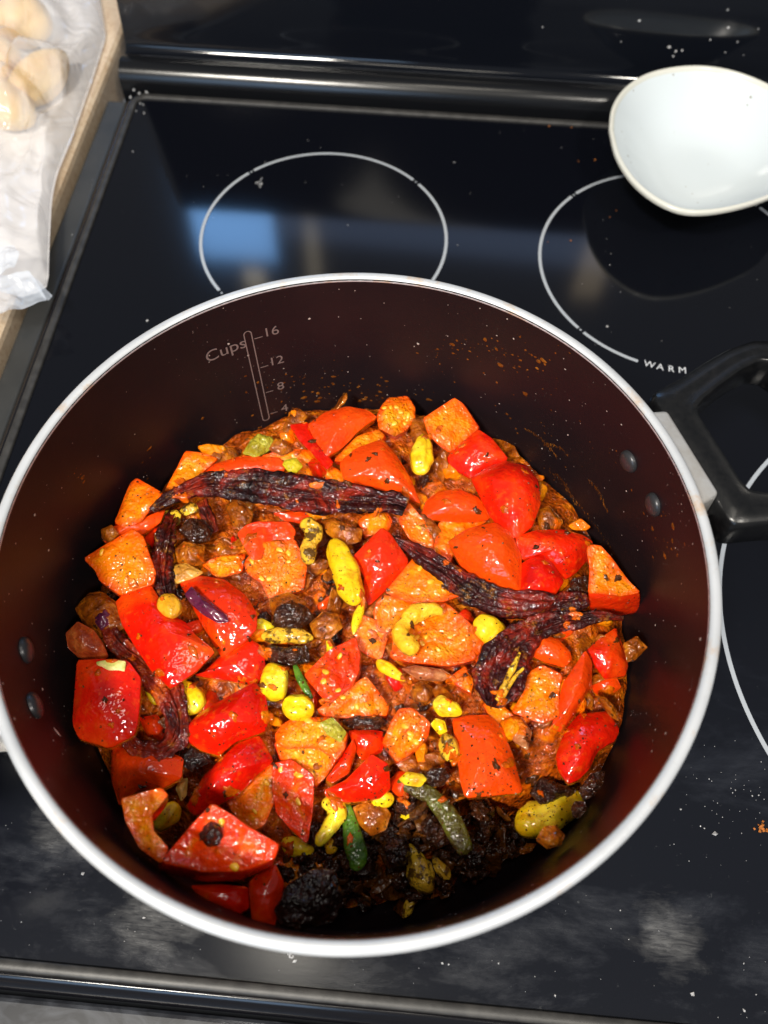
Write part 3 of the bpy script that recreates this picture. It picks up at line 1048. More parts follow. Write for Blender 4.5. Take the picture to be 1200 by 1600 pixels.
T('F', 'red crescent tomato rind left of the spice-covered cashew', 5, 14, '372,833 385,820 402,815 450,816 461,830 457,844 417,848 408,872 395,874 380,849', dome=2, top=SKIN)
T('F', 'wet orange tomato flesh under the red crescent rind', 3, 15, '383,878 407,848 460,843 478,883 473,920 420,934 409,910 386,894', dome=3, gel=1, seeds=6, top=GEL)
T('S', 'thin red tomato edge showing just below the long dark chilli', -1, 13, '427,802 460,797 497,798 500,817 470,818 448,814', dome=2)
T('F', 'orange tomato wedge right of the chilli tip, above the orange square', 3, 15, '623,813 640,786 663,813 678,847 673,864 640,842', dome=2, gel=0.3, seeds=1)
T('F', 'spice-dotted orange tomato bit just under the thick chilli tip', 1, 13, '560,814 577,800 594,788 613,813 607,829 570,838', dome=3, gel=0.4)
T('F', 'tiny orange tomato wedge left of the forked chilli', 1, 12, '702,1060 713,1050 727,1041 740,1064 736,1083 716,1072', dome=2)
T('F', 'small orange tomato bit beside the upper edge of the forked chilli', 0, 12, '740,1022 755,1008 772,1008 757,1040 745,1034', dome=2)
T('S', 'small red tomato piece hidden beneath the far left cut square', 0, 12, '225,842 243,822 268,832 258,855 240,856', dome=3)
T('F', 'dim red tomato flesh below the dark lump behind the striped dome', -1, 12, '315,880 345,868 383,866 378,893 340,903', dome=3, gel=0.5, top=GEL)
T('F', 'ragged orange tomato scrap beside the forked chilli stalk', -1, 12, '755,1100 780,1098 800,1115 815,1140 800,1150 770,1130', dome=3, gel=0.4)
T('S', 'red tomato scrap behind the glossy wedge, under the twisted chilli', -2, 12, '218,1122 245,1117 262,1140 258,1158 230,1150', dome=3)
T('F', 'orange tomato scrap between the crescent rind and long chilli', -2, 12, '500,742 520,728 545,745 560,760 530,760', dome=2)

# parts seen on two of the tomatoes
root, c, nrm, ex = cube
scar = slab('P', 'stem_scar', None, None, None, 8.2, 3, '153,1036 175,1032 198,1035 196,1050 178,1059 160,1052', dome=0.8, top=CREAM, plane=(c, nrm), off=0.0016)
for k in ('label', 'category', 'group'):
    if k in scar: del scar[k]
scar.parent = root
scar.location = scar.location - root.location
root, c, nrm, ex = burnt
sp = slab('P', 'burnt_spot', None, None, None, 7.0, 4, '312,1306 318,1291 330,1284 345,1290 349,1306 342,1320 326,1323', dome=2.5, top=CHAR, plane=(c, nrm), off=0.0008, rough=2)
sp.parent = root
sp.location = sp.location - root.location

# ---- garlic and cashews
GG = 'yellow garlic cloves in the masala'


def G(label, layer, path, mat=None, flat=0.75, blunt=0.30, **k):
    a, b = Vector(path[0][:2]), Vector(path[-1][:2])
    hw = max(p[2] for p in path)
    if (a - b).length < 34 and hw < 14:
        # a chopped chip: angular outline round the same path
        c, d = (a + b) / 2, (b - a).normalized()
        e = Vector((-d.y, d.x))
        L = (a - b).length / 2 + hw * 0.45
        out = []
        n = random.choice((5, 6, 7))
        for i in range(n):
            t_ = 2 * math.pi * (i + random.uniform(-.25, .25)) / n
            q = c + d * (L * random.uniform(0.8, 1.15) * math.cos(t_)) + e * (hw * random.uniform(0.85, 1.2) * math.sin(t_))
            out.append((q.x, q.y))
        return slab('P', 'garlic_clove', 'garlic clove', GG, label, layer, 6, out, top=mat or GARLIC, dome=1.6, rough=1.6, N=36)
    return tube('garlic_clove', 'garlic clove', GG, label, layer, path, mat or GARLIC, flat=flat, blunt=blunt, wr=0.42, n=34, seg=32, ws=(95, 260), ridge=0.25, groove=0.3, **k)


def NUT(label, layer, path, mat=None):
    return tube('cashew', 'cashew', 'cashew nuts in the masala', label, layer, path, mat or DGARLIC, flat=0.85, blunt=0.2, wr=0.5, n=40, seg=22, ws=(110, 300), ridge=0.25)


G('upright bright yellow garlic clove at the rear, among orange tomatoes', 6, [(662, 678, 7), (661, 697, 15), (658, 718, 19), (656, 742, 14)])
G('largest bright yellow garlic clove, slanting in the upper middle', 9, [(520, 842, 14), (528, 865, 19), (541, 895, 22), (550, 925, 20), (556, 946, 13)])
G('yellow garlic clove between the cashew slab and the forked chilli', 5, [(745, 964, 15), (757, 977, 20), (772, 992, 20), (785, 1004, 14)])
G('square yellow garlic clove right of the glossy red wedge', 5, [(407, 1063, 21), (422, 1065, 27), (436, 1067, 27), (450, 1068, 21)], blunt=0.18)
G('knobbly yellow garlic clove just below the square one', 4, [(443, 1095, 14), (457, 1102, 19), (473, 1107, 21), (491, 1112, 15)])
G('small dull garlic bud lying on the big tilted tomato piece', 11, [(253, 930, 10), (260, 940, 15), (268, 952, 16), (272, 966, 10)], mat=mat_masala('dull_garlic', (0.52, 0.20, 0.008), (0.68, 0.32, 0.014), (0.80, 0.45, 0.03), 0.0005))
G('cut yellow garlic clove under the tip of the big tilted piece', 2, [(282, 1066, 12), (292, 1082, 19), (303, 1098, 21), (316, 1110, 13)])
G('thin garlic slice showing behind the twisted red chilli', 0, [(232, 1068, 6), (237, 1080, 9), (244, 1092, 9), (250, 1100, 5)])
G('yellow garlic clove cupped inside the hollow curved tomato wedge', 5, [(243, 1296, 12), (254, 1284, 16), (266, 1270, 16), (279, 1256, 11)])
G('slim garlic sliver right of the curved cashew at the front', 0, [(527, 1299, 3), (522, 1312, 7), (516, 1326, 9), (511, 1334, 4)])
G('garlic bit just below the red fan-shaped wedge', 1, [(580, 1252, 9), (592, 1250, 12), (606, 1246, 11), (612, 1240, 6)])
G('small round garlic bit above the coated green chilli', 4, [(630, 1216, 10), (641, 1214, 12), (652, 1216, 12), (662, 1220, 8)])
G('thin brown-edged garlic slice right of the dirty front clove', 3, [(677, 1337, 4), (684, 1350, 8), (694, 1363, 9), (703, 1373, 5)], mat=DGARLIC)
G('small shaded garlic bit nearest the front wall', -2, [(642, 1402, 6), (639, 1414, 8), (636, 1426, 8), (634, 1434, 4)], mat=DGARLIC)
G('big bent yellow garlic clove at lower right with dark crumbs', 4, [(804, 1280, 20), (825, 1284, 26), (850, 1278, 25), (878, 1262, 22), (898, 1250, 19), (910, 1244, 12)], blunt=0.2)
G('pale yellow garlic half left of the rectangular tomato', 3, [(676, 1098, 11), (690, 1101, 15), (707, 1108, 14), (722, 1115, 7)])
G('garlic chip beside the round wet orange core', 3, [(676, 1128, 8), (685, 1134, 11), (694, 1140, 9)])
G('thin curved garlic slice in the masala above the round wet core', 1, [(588, 1032, 6), (603, 1042, 10), (620, 1054, 9), (634, 1064, 4)])
G('garlic corner at the right edge of the purple-striped dome', 0, [(401, 972, 8), (411, 978, 12), (422, 983, 9)])
G('small garlic lump left of the red-centred wedge', 3, [(514, 1002, 5), (516, 1010, 8), (519, 1020, 7), (521, 1026, 3)])
G('narrow garlic sliver below the largest clove', 4, [(566, 942, 4), (561, 958, 7), (556, 974, 7), (552, 992, 3)])
G('pale shaded garlic bit behind the hollow tomato wedge', -2, [(287, 1218, 6), (284, 1232, 10), (281, 1246, 8)], mat=mat_masala('pale_garlic', (0.50, 0.30, 0.05), (0.65, 0.42, 0.10), (0.75, 0.55, 0.18), 0.0004))
G('wide shaded garlic clove under the pointed red wedge', -1, [(440, 1314, 9), (455, 1320, 13), (475, 1324, 14), (492, 1326, 9)])
G('small garlic bit right of the brown onion chunk at the front', 1, [(628, 1270, 6), (638, 1273, 9), (648, 1276, 7)])
G('tiny garlic bit near the coated green chilli end', 0, [(668, 1306, 5), (676, 1302, 8), (684, 1299, 6)])
G('yellow-green garlic bit on the rear tomato flesh', 3, [(444, 727, 9), (456, 727, 11), (470, 729, 10)], mat=mat_masala('greenish_garlic', (0.42, 0.30, 0.008), (0.58, 0.46, 0.012), (0.70, 0.55, 0.03), 0.0004))
G('brown seed-like bean beside the rectangular tomato piece', 4, [(694, 1146, 9), (699, 1160, 14), (704, 1176, 14), (708, 1190, 8)], mat=DGARLIC)
G('spice-coated garlic lump under the stalk half of the long chilli', 1, [(255, 812, 9), (267, 811, 13), (280, 806, 10)], mat=DGARLIC)
G('small coated garlic lump just beneath the long chilli', 1, [(287, 798, 7), (297, 795, 10), (308, 792, 8)], mat=DGARLIC)
NUT('curled yellow cashew lying on the broad cut tomato slab', 9, [(692, 958, 9), (676, 951, 12), (654, 955, 14), (634, 972, 14), (628, 992, 15), (640, 1008, 17), (656, 1010, 14)], mat=mat_masala('oily_cashew', (0.80, 0.36, 0.012), (0.90, 0.48, 0.02), (0.95, 0.60, 0.05), 0.0006))
NUT('S-curved yellow cashew left of the green chilli slice', 4, [(502, 1256, 9), (518, 1258, 14), (526, 1272, 13), (516, 1292, 12), (503, 1308, 11), (496, 1322, 9)], mat=GARLIC)
NUT('spice-covered cashew left of the largest garlic clove', 8, [(468, 822, 8), (484, 822, 14), (492, 836, 14), (484, 852, 12), (482, 868, 14), (489, 880, 8)])
NUT('speckled dirty cashew in the dark masala at the front', 3, [(640, 1318, 4), (646, 1338, 12), (655, 1360, 20), (660, 1384, 19), (658, 1396, 10)])
NUT('flat coated almond lying left of the red-centred wedge', 2, [(408, 996, 6), (425, 993, 11), (450, 992, 12), (475, 995, 11), (490, 998, 6)])

# ---- dried chillies
CG = 'whole dried chillies in the pot'


def C(label, layer, path, mat=None, flat=0.6, n=90, wr=0.55):
    return tube('dried_chilli', 'dried chilli', CG, label, layer, path, mat or CHILI, flat=flat * 0.8, n=n, seg=56, wr=wr, ws=(90, 380), ridge=0.7, groove=1.0)


ch = C('long wrinkled dark dried chilli across the rear of the heap', 13, [(238, 797, 5, -3), (262, 780, 10), (290, 768, 14), (333, 757, 19), (383, 757, 25), (433, 763, 28), (497, 774, 27), (543, 781, 25), (587, 784, 20), (615, 785, 18), (634, 792, 14)], wr=0.6)
tube('stalk', None, None, None, 12, [(222, 803, 3, -4), (230, 799, 4, -3), (243, 791, 6, -2)], CHILI, n=10, seg=10, wr=0.3, parent=ch)
C('short upright dark chilli between two tomatoes at the left', 6, [(274, 795, 8, -6), (262, 830, 13), (256, 865, 16), (254, 895, 17), (260, 925, 14), (268, 942, 7)])
C('twisted red-brown dried chilli winding down the left side', 7, [(165, 975, 7), (185, 1008, 14), (224, 1039, 16), (248, 1065, 20), (268, 1092, 22), (280, 1124, 19), (275, 1155, 19), (250, 1174, 16), (215, 1168, 14), (194, 1148, 10), (163, 1139, 4)], mat=RCHILI, flat=0.5, n=110)
C('thin dark chilli running right from the centre under the red domes', 8, [(617, 842, 6), (640, 855, 10), (665, 872, 14), (693, 892, 17), (725, 915, 22), (765, 935, 24), (812, 944, 22), (860, 946, 18), (900, 940, 14), (918, 936, 8)])
C('broad torn dark chilli with a tip pointing at the right wall', 9, [(974, 967, 4, 2), (935, 963, 10, 1), (875, 972, 17), (836, 983, 21), (808, 1004, 28), (790, 1032, 38), (778, 1062, 40), (772, 1088, 26), (768, 1104, 10)], flat=0.3, n=110)
for pts in ([(812, 1020, 3), (803, 1040, 5), (793, 1060, 4), (785, 1078, 5), (776, 1094, 3)], [(818, 1044, 2), (806, 1056, 3), (794, 1074, 3), (780, 1100, 3)]):
    tube('chilli_membrane', 'chilli membrane', None, None, 19, pts, DGARLIC, n=30, seg=8, wr=0.5, parent=bpy.data.objects['dried_chilli.004'])
C('small burnt chilli scrap on the dark red wedge at lower left', 6, [(217, 1230, 3), (235, 1220, 7), (255, 1210, 10), (277, 1207, 8)], mat=CHAR, n=40)
C('short red chilli fragment under the long dark chilli', 2, [(316, 782, 8), (322, 800, 10), (328, 818, 11), (334, 832, 7)], mat=RCHILI, n=40)

# ---- green chilli, onion pieces, traced dark lumps
def V(label, layer, path, mat, flat=0.45):
    return tube('green_chilli', 'green chilli', 'green chilli slices', label, layer, path, mat, flat=flat, n=30, seg=16, wr=0.12, blunt=0.06)


V('bright green chilli slice standing in the dark masala at the front', 5, [(541, 1256, 6), (547, 1285, 11), (553, 1315, 15), (558, 1342, 15), (552, 1360, 6)], GREEN)
V('spice-coated green chilli slice right of the front garlic bits', 5, [(620, 1222, 8), (645, 1230, 11), (675, 1246, 13), (700, 1275, 15), (716, 1305, 15), (730, 1335, 11)], DGREEN)
V('tiny green chilli sliver left of the red-centred wedge', 3, [(460, 1038, 3), (468, 1058, 6), (480, 1080, 5), (488, 1092, 2)], GREEN)


def O(label, layer, thick, outline, mat=None, **k):
    return slab('P', 'onion_piece', 'onion piece', k.pop('group', 'fried onion pieces'), label, layer, thick, outline, top=mat or ONION, N=64, **{'rough': 2.2, **k})


O('crumpled green-yellow pepper skin at the rear left edge of the heap', 0, 6, '380,708 392,688 405,678 425,684 430,697 415,706 400,715', YGREEN, dome=4, rough=3)
O('translucent brown onion bit next to the green-yellow pepper skin', 0, 6, '420,702 430,686 447,690 458,704 440,712', dome=4)
O('glossy brown onion wedge with two lobes at the left wall', 2, 12, '104,990 122,972 146,985 160,1005 168,1024 160,1031 125,1028 107,1012', mat_masala('red_onion', (0.20, 0.018, 0.006), (0.38, 0.06, 0.012), (0.55, 0.16, 0.03), 0.0006), dome=6, rough=1.0)
O('masala-covered onion lump at the left, beside the twisted chilli', 3, 12, '119,952 140,928 160,926 180,941 196,979 161,998 134,980', dome=7, rough=2)
O('purple-skinned onion bit on the lump at the left', 9, 5, '146,968 152,955 165,952 172,960 170,975 158,985', PURPLE, dome=4)
O('purple onion strip lying across the striped tomato dome', 12, 4, '290,930 300,917 312,928 330,942 352,960 356,970 340,973 318,960 300,945', PURPLE, dome=3)
O('green-tinged onion skin at the right end of the lumpy core', 9, 4, '500,1130 520,1121 541,1144 532,1160 512,1148', YGREEN, dome=1.5)
O('brown curved onion strip below the hooked right tomato edge', 2, 6, '930,1088 945,1090 962,1106 967,1126 955,1120 942,1104', dome=2)
O('flat brown onion flake touching the right wall', 2, 5, '974,1006 995,994 1011,1012 992,1031 980,1034', dome=2)
O('pinkish onion chunk between orange scrap and rectangular piece', 0, 8, '793,1130 815,1120 831,1144 824,1172 802,1158', PONION, dome=3)
O('long pale onion strip under the broad cut slab', 1, 6, '628,1045 650,1040 690,1046 706,1056 690,1064 655,1062', PONION, dome=3)
O('brown onion chunk in the front masala below the fan-shaped wedge', 3, 9, '552,1262 570,1254 598,1256 610,1272 602,1296 580,1306 562,1288', dome=2.5, rough=2)
O('brown onion curl beside the largest garlic clove', 5, 6, '500,815 520,808 545,820 566,828 562,845 540,852 512,835', dome=3)
O('brown onion slice above the dim red flesh behind the dome', 2, 6, '352,790 372,778 395,800 390,825 365,822', dome=4)
O('thick tan onion slice left of the purple-striped dome top', 4, 6, '262,885 290,880 318,895 300,905 268,915', mat_masala('tan_onion', (0.40, 0.14, 0.015), (0.55, 0.24, 0.03), (0.66, 0.36, 0.06), 0.0006), dome=2)
O('brown onion petal right of the round dome at the rear right edge', -2, 6, '838,800 858,790 880,815 868,830 845,832', dome=4)
O('translucent onion piece between the orange square and big dome', 1, 6, '640,815 665,800 690,830 675,850 655,838', dome=2)
O('coppery onion petal under the wet flesh left of the nut', 1, 6, '420,935 450,925 478,940 470,965 440,975 425,958', dome=4)
O('reddish onion lump right of the square garlic clove top', 3, 8, '484,975 505,955 528,960 535,980 515,998 492,995', dome=4)
O('tan onion strip right of the small wet orange block', 0, 6, '640,1072 660,1064 680,1078 668,1098 648,1096', dome=3)
O('pale brown onion bit wedged left of the far left cut square', 2, 7, '158,828 175,820 186,835 172,848 160,842', dome=3)
O('orange onion bit behind the rear jelly-like core', -1, 6, '640,655 665,650 680,690 660,705 645,690', dome=3)


KC = []


def K(label, layer, outline, mat=None, dome=6, rough=3, thick=9):
    KC.append(outline)
    return slab('P', 'masala_lump', 'masala lump', 'dark masala lumps', label, layer, thick, outline, top=mat or LUMP, N=80, dome=dome * 0.6, rough=rough * 1.25)


K('dark shrivelled lump under the middle of the long chilli', 5, '280,830 295,812 318,812 332,828 325,845 300,848')
K('brown coated lump in front of the dark shrivelled one', 3, '274,858 290,846 320,852 318,880 292,888 278,878', mat=ONION)
K('black oily clump below the wet flesh in the upper middle', 3, '425,975 432,950 455,938 480,950 492,968 470,980 445,985')
K('black clump right above the square garlic clove', 3, '410,1025 420,1008 445,1012 480,1010 482,1035 455,1040 430,1038')
K('dark crusty strip under the orange-yellow cut block', 2, '532,1128 555,1118 595,1120 605,1128 590,1140 555,1140')
K('hard dark lump on the front garlic clove of the lower right', 9, '838,1312 850,1292 868,1290 882,1305 876,1320 855,1326', mat=ONION)
K('dark crumb patch on the upper end of the lower right clove', 10, '893,1262 900,1252 913,1252 916,1266 905,1278 895,1276')
K('dark clump between the burnt wedge and glossy wedge', 1, '280,1175 300,1165 325,1178 330,1190 300,1205 284,1195', mat=CHAR)
K('dark glossy bean left of the coated green chilli', 4, '664,1212 675,1200 695,1200 702,1214 692,1228 672,1228')
K('crusty black berry-like clump in the middle of the front masala', 6, '600,1325 612,1308 635,1308 640,1330 632,1352 610,1356', mat=CHAR, rough=4)
K('brown nut-like lump on the small garlic bits at the front', 4, '616,1258 630,1250 648,1254 648,1268 632,1274 618,1268', mat=LUMP)
K('large dark shaded lump against the front wall at left', 4, '430,1420 450,1385 490,1360 520,1362 535,1400 520,1440 470,1450 440,1445', mat=CHAR, dome=5)
K('dark brown lump in front of the rectangular tomato piece', 2, '655,1290 672,1272 700,1290 706,1315 685,1325 662,1315')
K('dark masala lump right of the coated chilli at the front', 2, '718,1330 735,1310 760,1325 755,1355 730,1362')
K('sticky dark heap above the lower right garlic clove', -1, '828,1240 845,1215 875,1225 900,1235 890,1245 850,1262', dome=6)
K('brown sticky scrap at the far lower right by the wall', 0, '905,1235 925,1208 945,1205 942,1225 925,1245 912,1250')
K('thin brown scrap below the lower right clove', -2, '798,1330 812,1318 838,1318 830,1330 808,1338', mat=ONION, dome=2, thick=4)
K('dark lump under the upper right chilli beside the wall', 3, '893,905 915,900 922,925 905,935 888,925')

# ---- the oily base, filler onions and dark lumps
V_, F_ = [], []
NR, NA = 120, 300
for i in range(NR + 1):
    r = 0.1158 * i / NR
    for j in range(NA):
        a = 2 * math.pi * j / NA
        p = Vector((PC.x + r * math.cos(a), PC.y + r * math.sin(a), 0.03))
        px, py = pj(p)
        h = zf(px, py) - 0.0105 + 0.0045 * max(0.0, min(1.0, (1230 - py) / 80))
        h -= 0.016 * math.exp(-(((px - 830) / 90) ** 2 + ((py - 1340) / 60) ** 2))
        h -= 0.012 * max(0, (r - 0.095) / 0.02)
        h += 0.004 * nz(p, 70, 3) + 0.0035 * (0.4 - abs(nz(p, 130, 5))) + 0.0018 * (0.4 - abs(nz(p, 300, 6))) + 0.0006 * nz(p, 700, 7)
        V_.append((p.x, p.y, max(h, 0.0045)))
for i in range(NR):
    for j in range(NA):
        k = (j + 1) % NA
        F_.append((i * NA + j, i * NA + k, (i + 1) * NA + k, (i + 1) * NA + j))
gr = mesh_obj('masala_gravy', [V_[NA * 0]] and V_, F_, GRAVY)
gr.data.flip_normals()
tag(gr, 'oily brown fried onion masala between the tomato pieces', 'masala', None, 'stuff')


def lumps(n, rad, squash, amp):
    out = []
    for s in range(n):
        bm = bmesh.new()
        bmesh.ops.create_icosphere(bm, subdivisions=3, radius=1)
        sx, sy = random.uniform(0.7, 1.3), random.uniform(0.7, 1.1)
        for v in bm.verts:
            p = v.co.copy()
            f = 1 + amp * noise.noise(p * 1.3 + Vector((s * 5.1, 0, 0))) + amp * 0.6 * noise.noise(p * 3.2 + Vector((0, s * 3.3, 0))) + amp * 0.3 * noise.noise(p * 7 + Vector((0, s * 3.3, 4)))
            v.co = Vector((p.x * sx, p.y * sy, p.z * squash)) * f * rad
        m = bpy.data.meshes.new('lump')
        bm.to_mesh(m); bm.free()
        m.shade_smooth()
        out.append(m)
    return out


def petals(n, rad, th, corners=(5, 8), bend=(0.15, 0.6)):
    """irregular chopped flakes: angular outline, curved in one direction"""
    out = []
    for q in range(n):
        k = random.randint(*corners)
        lx, ly = random.uniform(0.9, 1.5), random.uniform(0.5, 0.85)
        P = []
        for i in range(k):
            a = 2 * math.pi * (i + random.uniform(-.3, .3)) / k
            r = random.uniform(0.7, 1.15)
            P.append(Vector((lx * r * math.cos(a), ly * r * math.sin(a), 0)))
        P = resample(chaikin(P, 0.1), 30)
        cv = random.uniform(*bend)
        V, F = [], []
        spec = [(0.0, 1), (0.35, 1), (0.7, 1), (0.92, 1), (1.0, 0.75), (1.03, 0), (0.97, -0.8), (0.6, -1), (0.0, -1)]
        for s, h in spec:
            for p in P:
                x, y = p.x * s, p.y * s
                z = h * th / rad - cv * y * y * 1.3 - 0.25 * cv * x * x + 0.16 * noise.noise(Vector((x * 2.2, y * 2.2, q * 3.1)))
                V.append(Vector((x, y, z)) * rad)
        for i in range(len(spec) - 1):
            for j in range(30):
                l = (j + 1) % 30
                F.append((i * 30 + j, i * 30 + l, (i + 1) * 30 + l, (i + 1) * 30 + j))
        m = bpy.data.meshes.new('petal')
        m.from_pydata([tuple(v) for v in V], [], F)
        m.flip_normals()
        m.update()
        m.shade_smooth()
        out.append(m)
    return out


def bvh():
    V, F = [], []
    for v, f in PIECES:
        o = len(V)
        V += v
        F += [tuple(i + o for i in q) for q in f]
    o = len(V)
    V += [Vector(p) for p in V_]
    F += [tuple(i + o for i in q) for q in F_]
    return BVHTree.FromPolygons(V, F)


def scatter(meshes, mat, name, label, cat, group, count, region, lift, smin, smax, tilt=0.6):
    for m in meshes:
        if not m.materials: m.materials.append(mat)
    k = 0
    tries = 0
    while k < count and tries < count * 40:
        tries += 1
        px, py = region()
        z = zf(px, py) - 0.012 + random.uniform(-0.002, 0.004) + lift
        p = un(px, py, z)
        if (p - PC).to_2d().length > 0.109: continue
        o = bpy.data.objects.new(name, random.choice(meshes))
        COL.objects.link(o)
        o.location = p
        s = random.uniform(smin, smax)
        o.scale = (s, s, s)
        o.rotation_euler = (random.gauss(0, tilt), random.gauss(0, tilt), random.uniform(0, 6.28))
        tag(o, label, cat, group)
        k += 1


def in_ell(cx, cy, rx, ry):
    def f():
        a, r = random.uniform(0, 6.283), math.sqrt(random.random())
        return cx + rx * r * math.cos(a), cy + ry * r * math.sin(a)
    return f


random.seed(5)
PET = petals(18, 0.0066, 0.0006, (5, 8), (0.0, 0.3))
scatter(PET, ONION, 'onion_piece', 'small oily browned onion piece packed between the tomatoes', 'onion piece', 'small browned onion pieces between the tomatoes', 190, in_ell(560, 930, 420, 330), 0.0068, 0.5, 1.2, 0.45)
SCR = petals(10, 0.0056, 0.0030, (4, 6), (0.0, 0.3))
scatter(SCR, FLESH, 'tomato_scrap', 'small oily orange tomato scrap half sunk in the masala between larger pieces', 'tomato scrap', 'small tomato scraps between the larger pieces', 60, in_ell(560, 940, 410, 310), 0.0065, 0.7, 1.3)
SCR2 = [m.copy() for m in SCR]
for m in SCR2: m.materials.clear()
scatter(SCR2, SKIN, 'tomato_scrap', 'small red-skinned tomato scrap half sunk in the masala between larger pieces', 'tomato scrap', 'small red tomato scraps between the larger pieces', 26, in_ell(560, 940, 410, 310), 0.0065, 0.7, 1.2)
LM = lumps(10, 0.0034, 0.7, 0.75)
scatter(LM, LUMP, 'masala_lump', 'small dark masala lump in the dark patch at the front', 'masala lump', 'small dark masala lumps at the front', 130, in_ell(650, 1365, 215, 125), 0.0075, 0.5, 1.35, 1.5)
PET2 = [m.copy() for m in PET]
for m in PET2: m.materials.clear()
scatter(PET2, mat_masala('charred_onion', (0.035, 0.009, 0.002), (0.10, 0.028, 0.003), (0.24, 0.08, 0.008), 0.0008), 'onion_piece', 'small dark browned onion flake in the dark patch at the front', 'onion piece', 'dark onion flakes in the front patch', 70, in_ell(660, 1350, 215, 120), 0.0085, 0.45, 1.0, 0.8)
LM2 = [m.copy() for m in LM]
for m in LM2: m.materials.clear()
scatter(LM2, LUMP, 'masala_lump', 'small dark spice lump among the tomatoes in the upper half', 'masala lump', 'dark spice lumps among the tomatoes', 40, in_ell(500, 900, 330, 220), 0.008, 0.5, 1.1, 1.5)

# crumbs of fried spice stuck on everything in the pot
TREE = bvh()
V, F = [], []


def crumb(p, r, n=None):
    """an uneven 6-vertex crumb"""
    o = len(V)
    rot = Euler((random.uniform(0, 6.28), random.uniform(0, 6.28), random.uniform(0, 6.28))).to_matrix()
    for d in ((1, 0, 0), (-1, 0, 0), (0, 1, 0), (0, -1, 0), (0, 0, 1), (0, 0, -1)):
        V.append(p + rot @ (Vector(d) * r * random.uniform(0.6, 1.3)))
    for q in ((0, 2, 4), (2, 1, 4), (1, 3, 4), (3, 0, 4), (2, 0, 5), (1, 2, 5), (3, 1, 5), (0, 3, 5)): F.append(tuple(o + i for i in q))


def drape(V, F, x, y, rad, h, zmax, n=18, rings=(1.0, 0.86, 0.6, 0.3)):
    """a blob of thick sauce lying over whatever is under it, edges following the surface"""
    c, nn, _, _ = TREE.ray_cast(Vector((x, y, 0.2)), Vector((0, 0, -1)))
    if c is None or c.z < 0.012 or c.z > zmax: return
    sd = random.random() * 90
    st, an = random.uniform(1, 2.2), random.uniform(0, 3.14)
    o = len(V)
    for s in rings:
        for k in range(n):
            a = 2 * math.pi * k / n
            r = rad * s * (1 + 0.75 * noise.noise(Vector((math.cos(a) * 1.3, math.sin(a) * 1.3, sd))) + 0.4 * noise.noise(Vector((math.cos(a) * 3.5, math.sin(a) * 3.5, sd))))
            u, v = r * st * math.cos(a), r * math.sin(a)
            qx, qy = x + u * math.cos(an) - v * math.sin(an), y + u * math.sin(an) + v * math.cos(an)
            p = TREE.ray_cast(Vector((qx, qy, 0.2)), Vector((0, 0, -1)))[0]
            z = p.z if p is not None and abs(p.z - c.z) < 0.007 else c.z - 0.0015
            bump_ = 0.00035 * noise.noise(Vector((qx * 600, qy * 600, sd))) + 0.0003 * noise.noise(Vector((qx * 250, qy * 250, sd)))
            V.append(Vector((qx, qy, z + (-0.0004 if s == 1 else h * (1 - s * s) + 0.00015 + bump_))))
    V.append(Vector((x, y, c.z + h)))
    R_ = len(rings)
    for i in range(R_ - 1):
        for k in range(n):
            l = (k + 1) % n
            F.append((o + i * n + k, o + i * n + l, o + (i + 1) * n + l, o + (i + 1) * n + k))
    for k in range(n): F.append((o + (R_ - 1) * n + k, o + (R_ - 1) * n + (k + 1) % n, o + R_ * n))


random.seed(77)
for nm, lab, cnt, r0, r1, hh, mt in (('sauce_smears', 'glossy orange-brown sauce smeared over the tomatoes and onions', 420, 0.0010, 0.0034, 0.0006, mat_masala('orange_sauce', (0.34, 0.040, 0.001), (0.62, 0.10, 0.001), (0.86, 0.26, 0.004), 0.0007)),
                                     ('masala_smears', 'dark brown masala paste clinging to the food in the pot', 300, 0.0006, 0.0022, 0.0009, mat_masala('brown_paste', (0.030, 0.008, 0.002), (0.085, 0.022, 0.003), (0.22, 0.065, 0.006), 0.0012))):
    Vs, Fs = [], []
    for _ in range(cnt):
        px, py = in_ell(560, 985, 415, 365)()
        p = un(px, py, 0.045)
        if (p - PC).to_2d().length > 0.108: continue
        top = random.random() < 0.30       # now and then on a piece, mostly in the gaps between them
        drape(Vs, Fs, p.x, p.y, random.uniform(r0, r1) * (0.6 if top else 1), hh * random.uniform(0.6, 1.3), 1 if top else zf(px, py) - 0.0022)
    ob = mesh_obj(nm, Vs, Fs, mt)
    tag(ob, lab, 'sauce', None, 'stuff')
random.seed(78)

cl = [(random.uniform(110, 990), random.uniform(640, 1440)) for _ in range(60)]
for q in KC:
    pp = poly(q)
    cl += [random.choice(pp) for _ in range(2)] + [(sum(a for a, b in pp) / len(pp), sum(b for a, b in pp) / len(pp))]
for q in bpy.data.objects:
    if q.name.startswith('dried_chilli'):
        cl += [pj(q.matrix_world @ q.data.vertices[random.randrange(len(q.data.vertices))].co) for _ in range(4)]
for i in range(9000):
    if random.random() < 0.95:
        c = random.choice(cl)
        px, py = c[0] + random.gauss(0, 6) * 1.4, c[1] + random.gauss(0, 6)
    else:
        px, py = in_ell(560, 1020, 440, 420)()
    d = (un(px, py, 0) - CAM_POS).normalized()
    hit, nn, idx, dist = TREE.ray_cast(CAM_POS + Vector((random.uniform(-.03, .03), random.uniform(-.03, .03), 0)), d)
    if hit is None or hit.z < 0.01: continue
    crumb(hit, min(0.0006, 0.00013 * math.exp(abs(random.gauss(0, 0.75)))))
cr = mesh_obj('spice_crumbs', V, F, mat_masala('spice_crumb', (0.02, 0.008, 0.003), (0.07, 0.022, 0.006), (0.20, 0.08, 0.016), 0.0005), smooth=False)
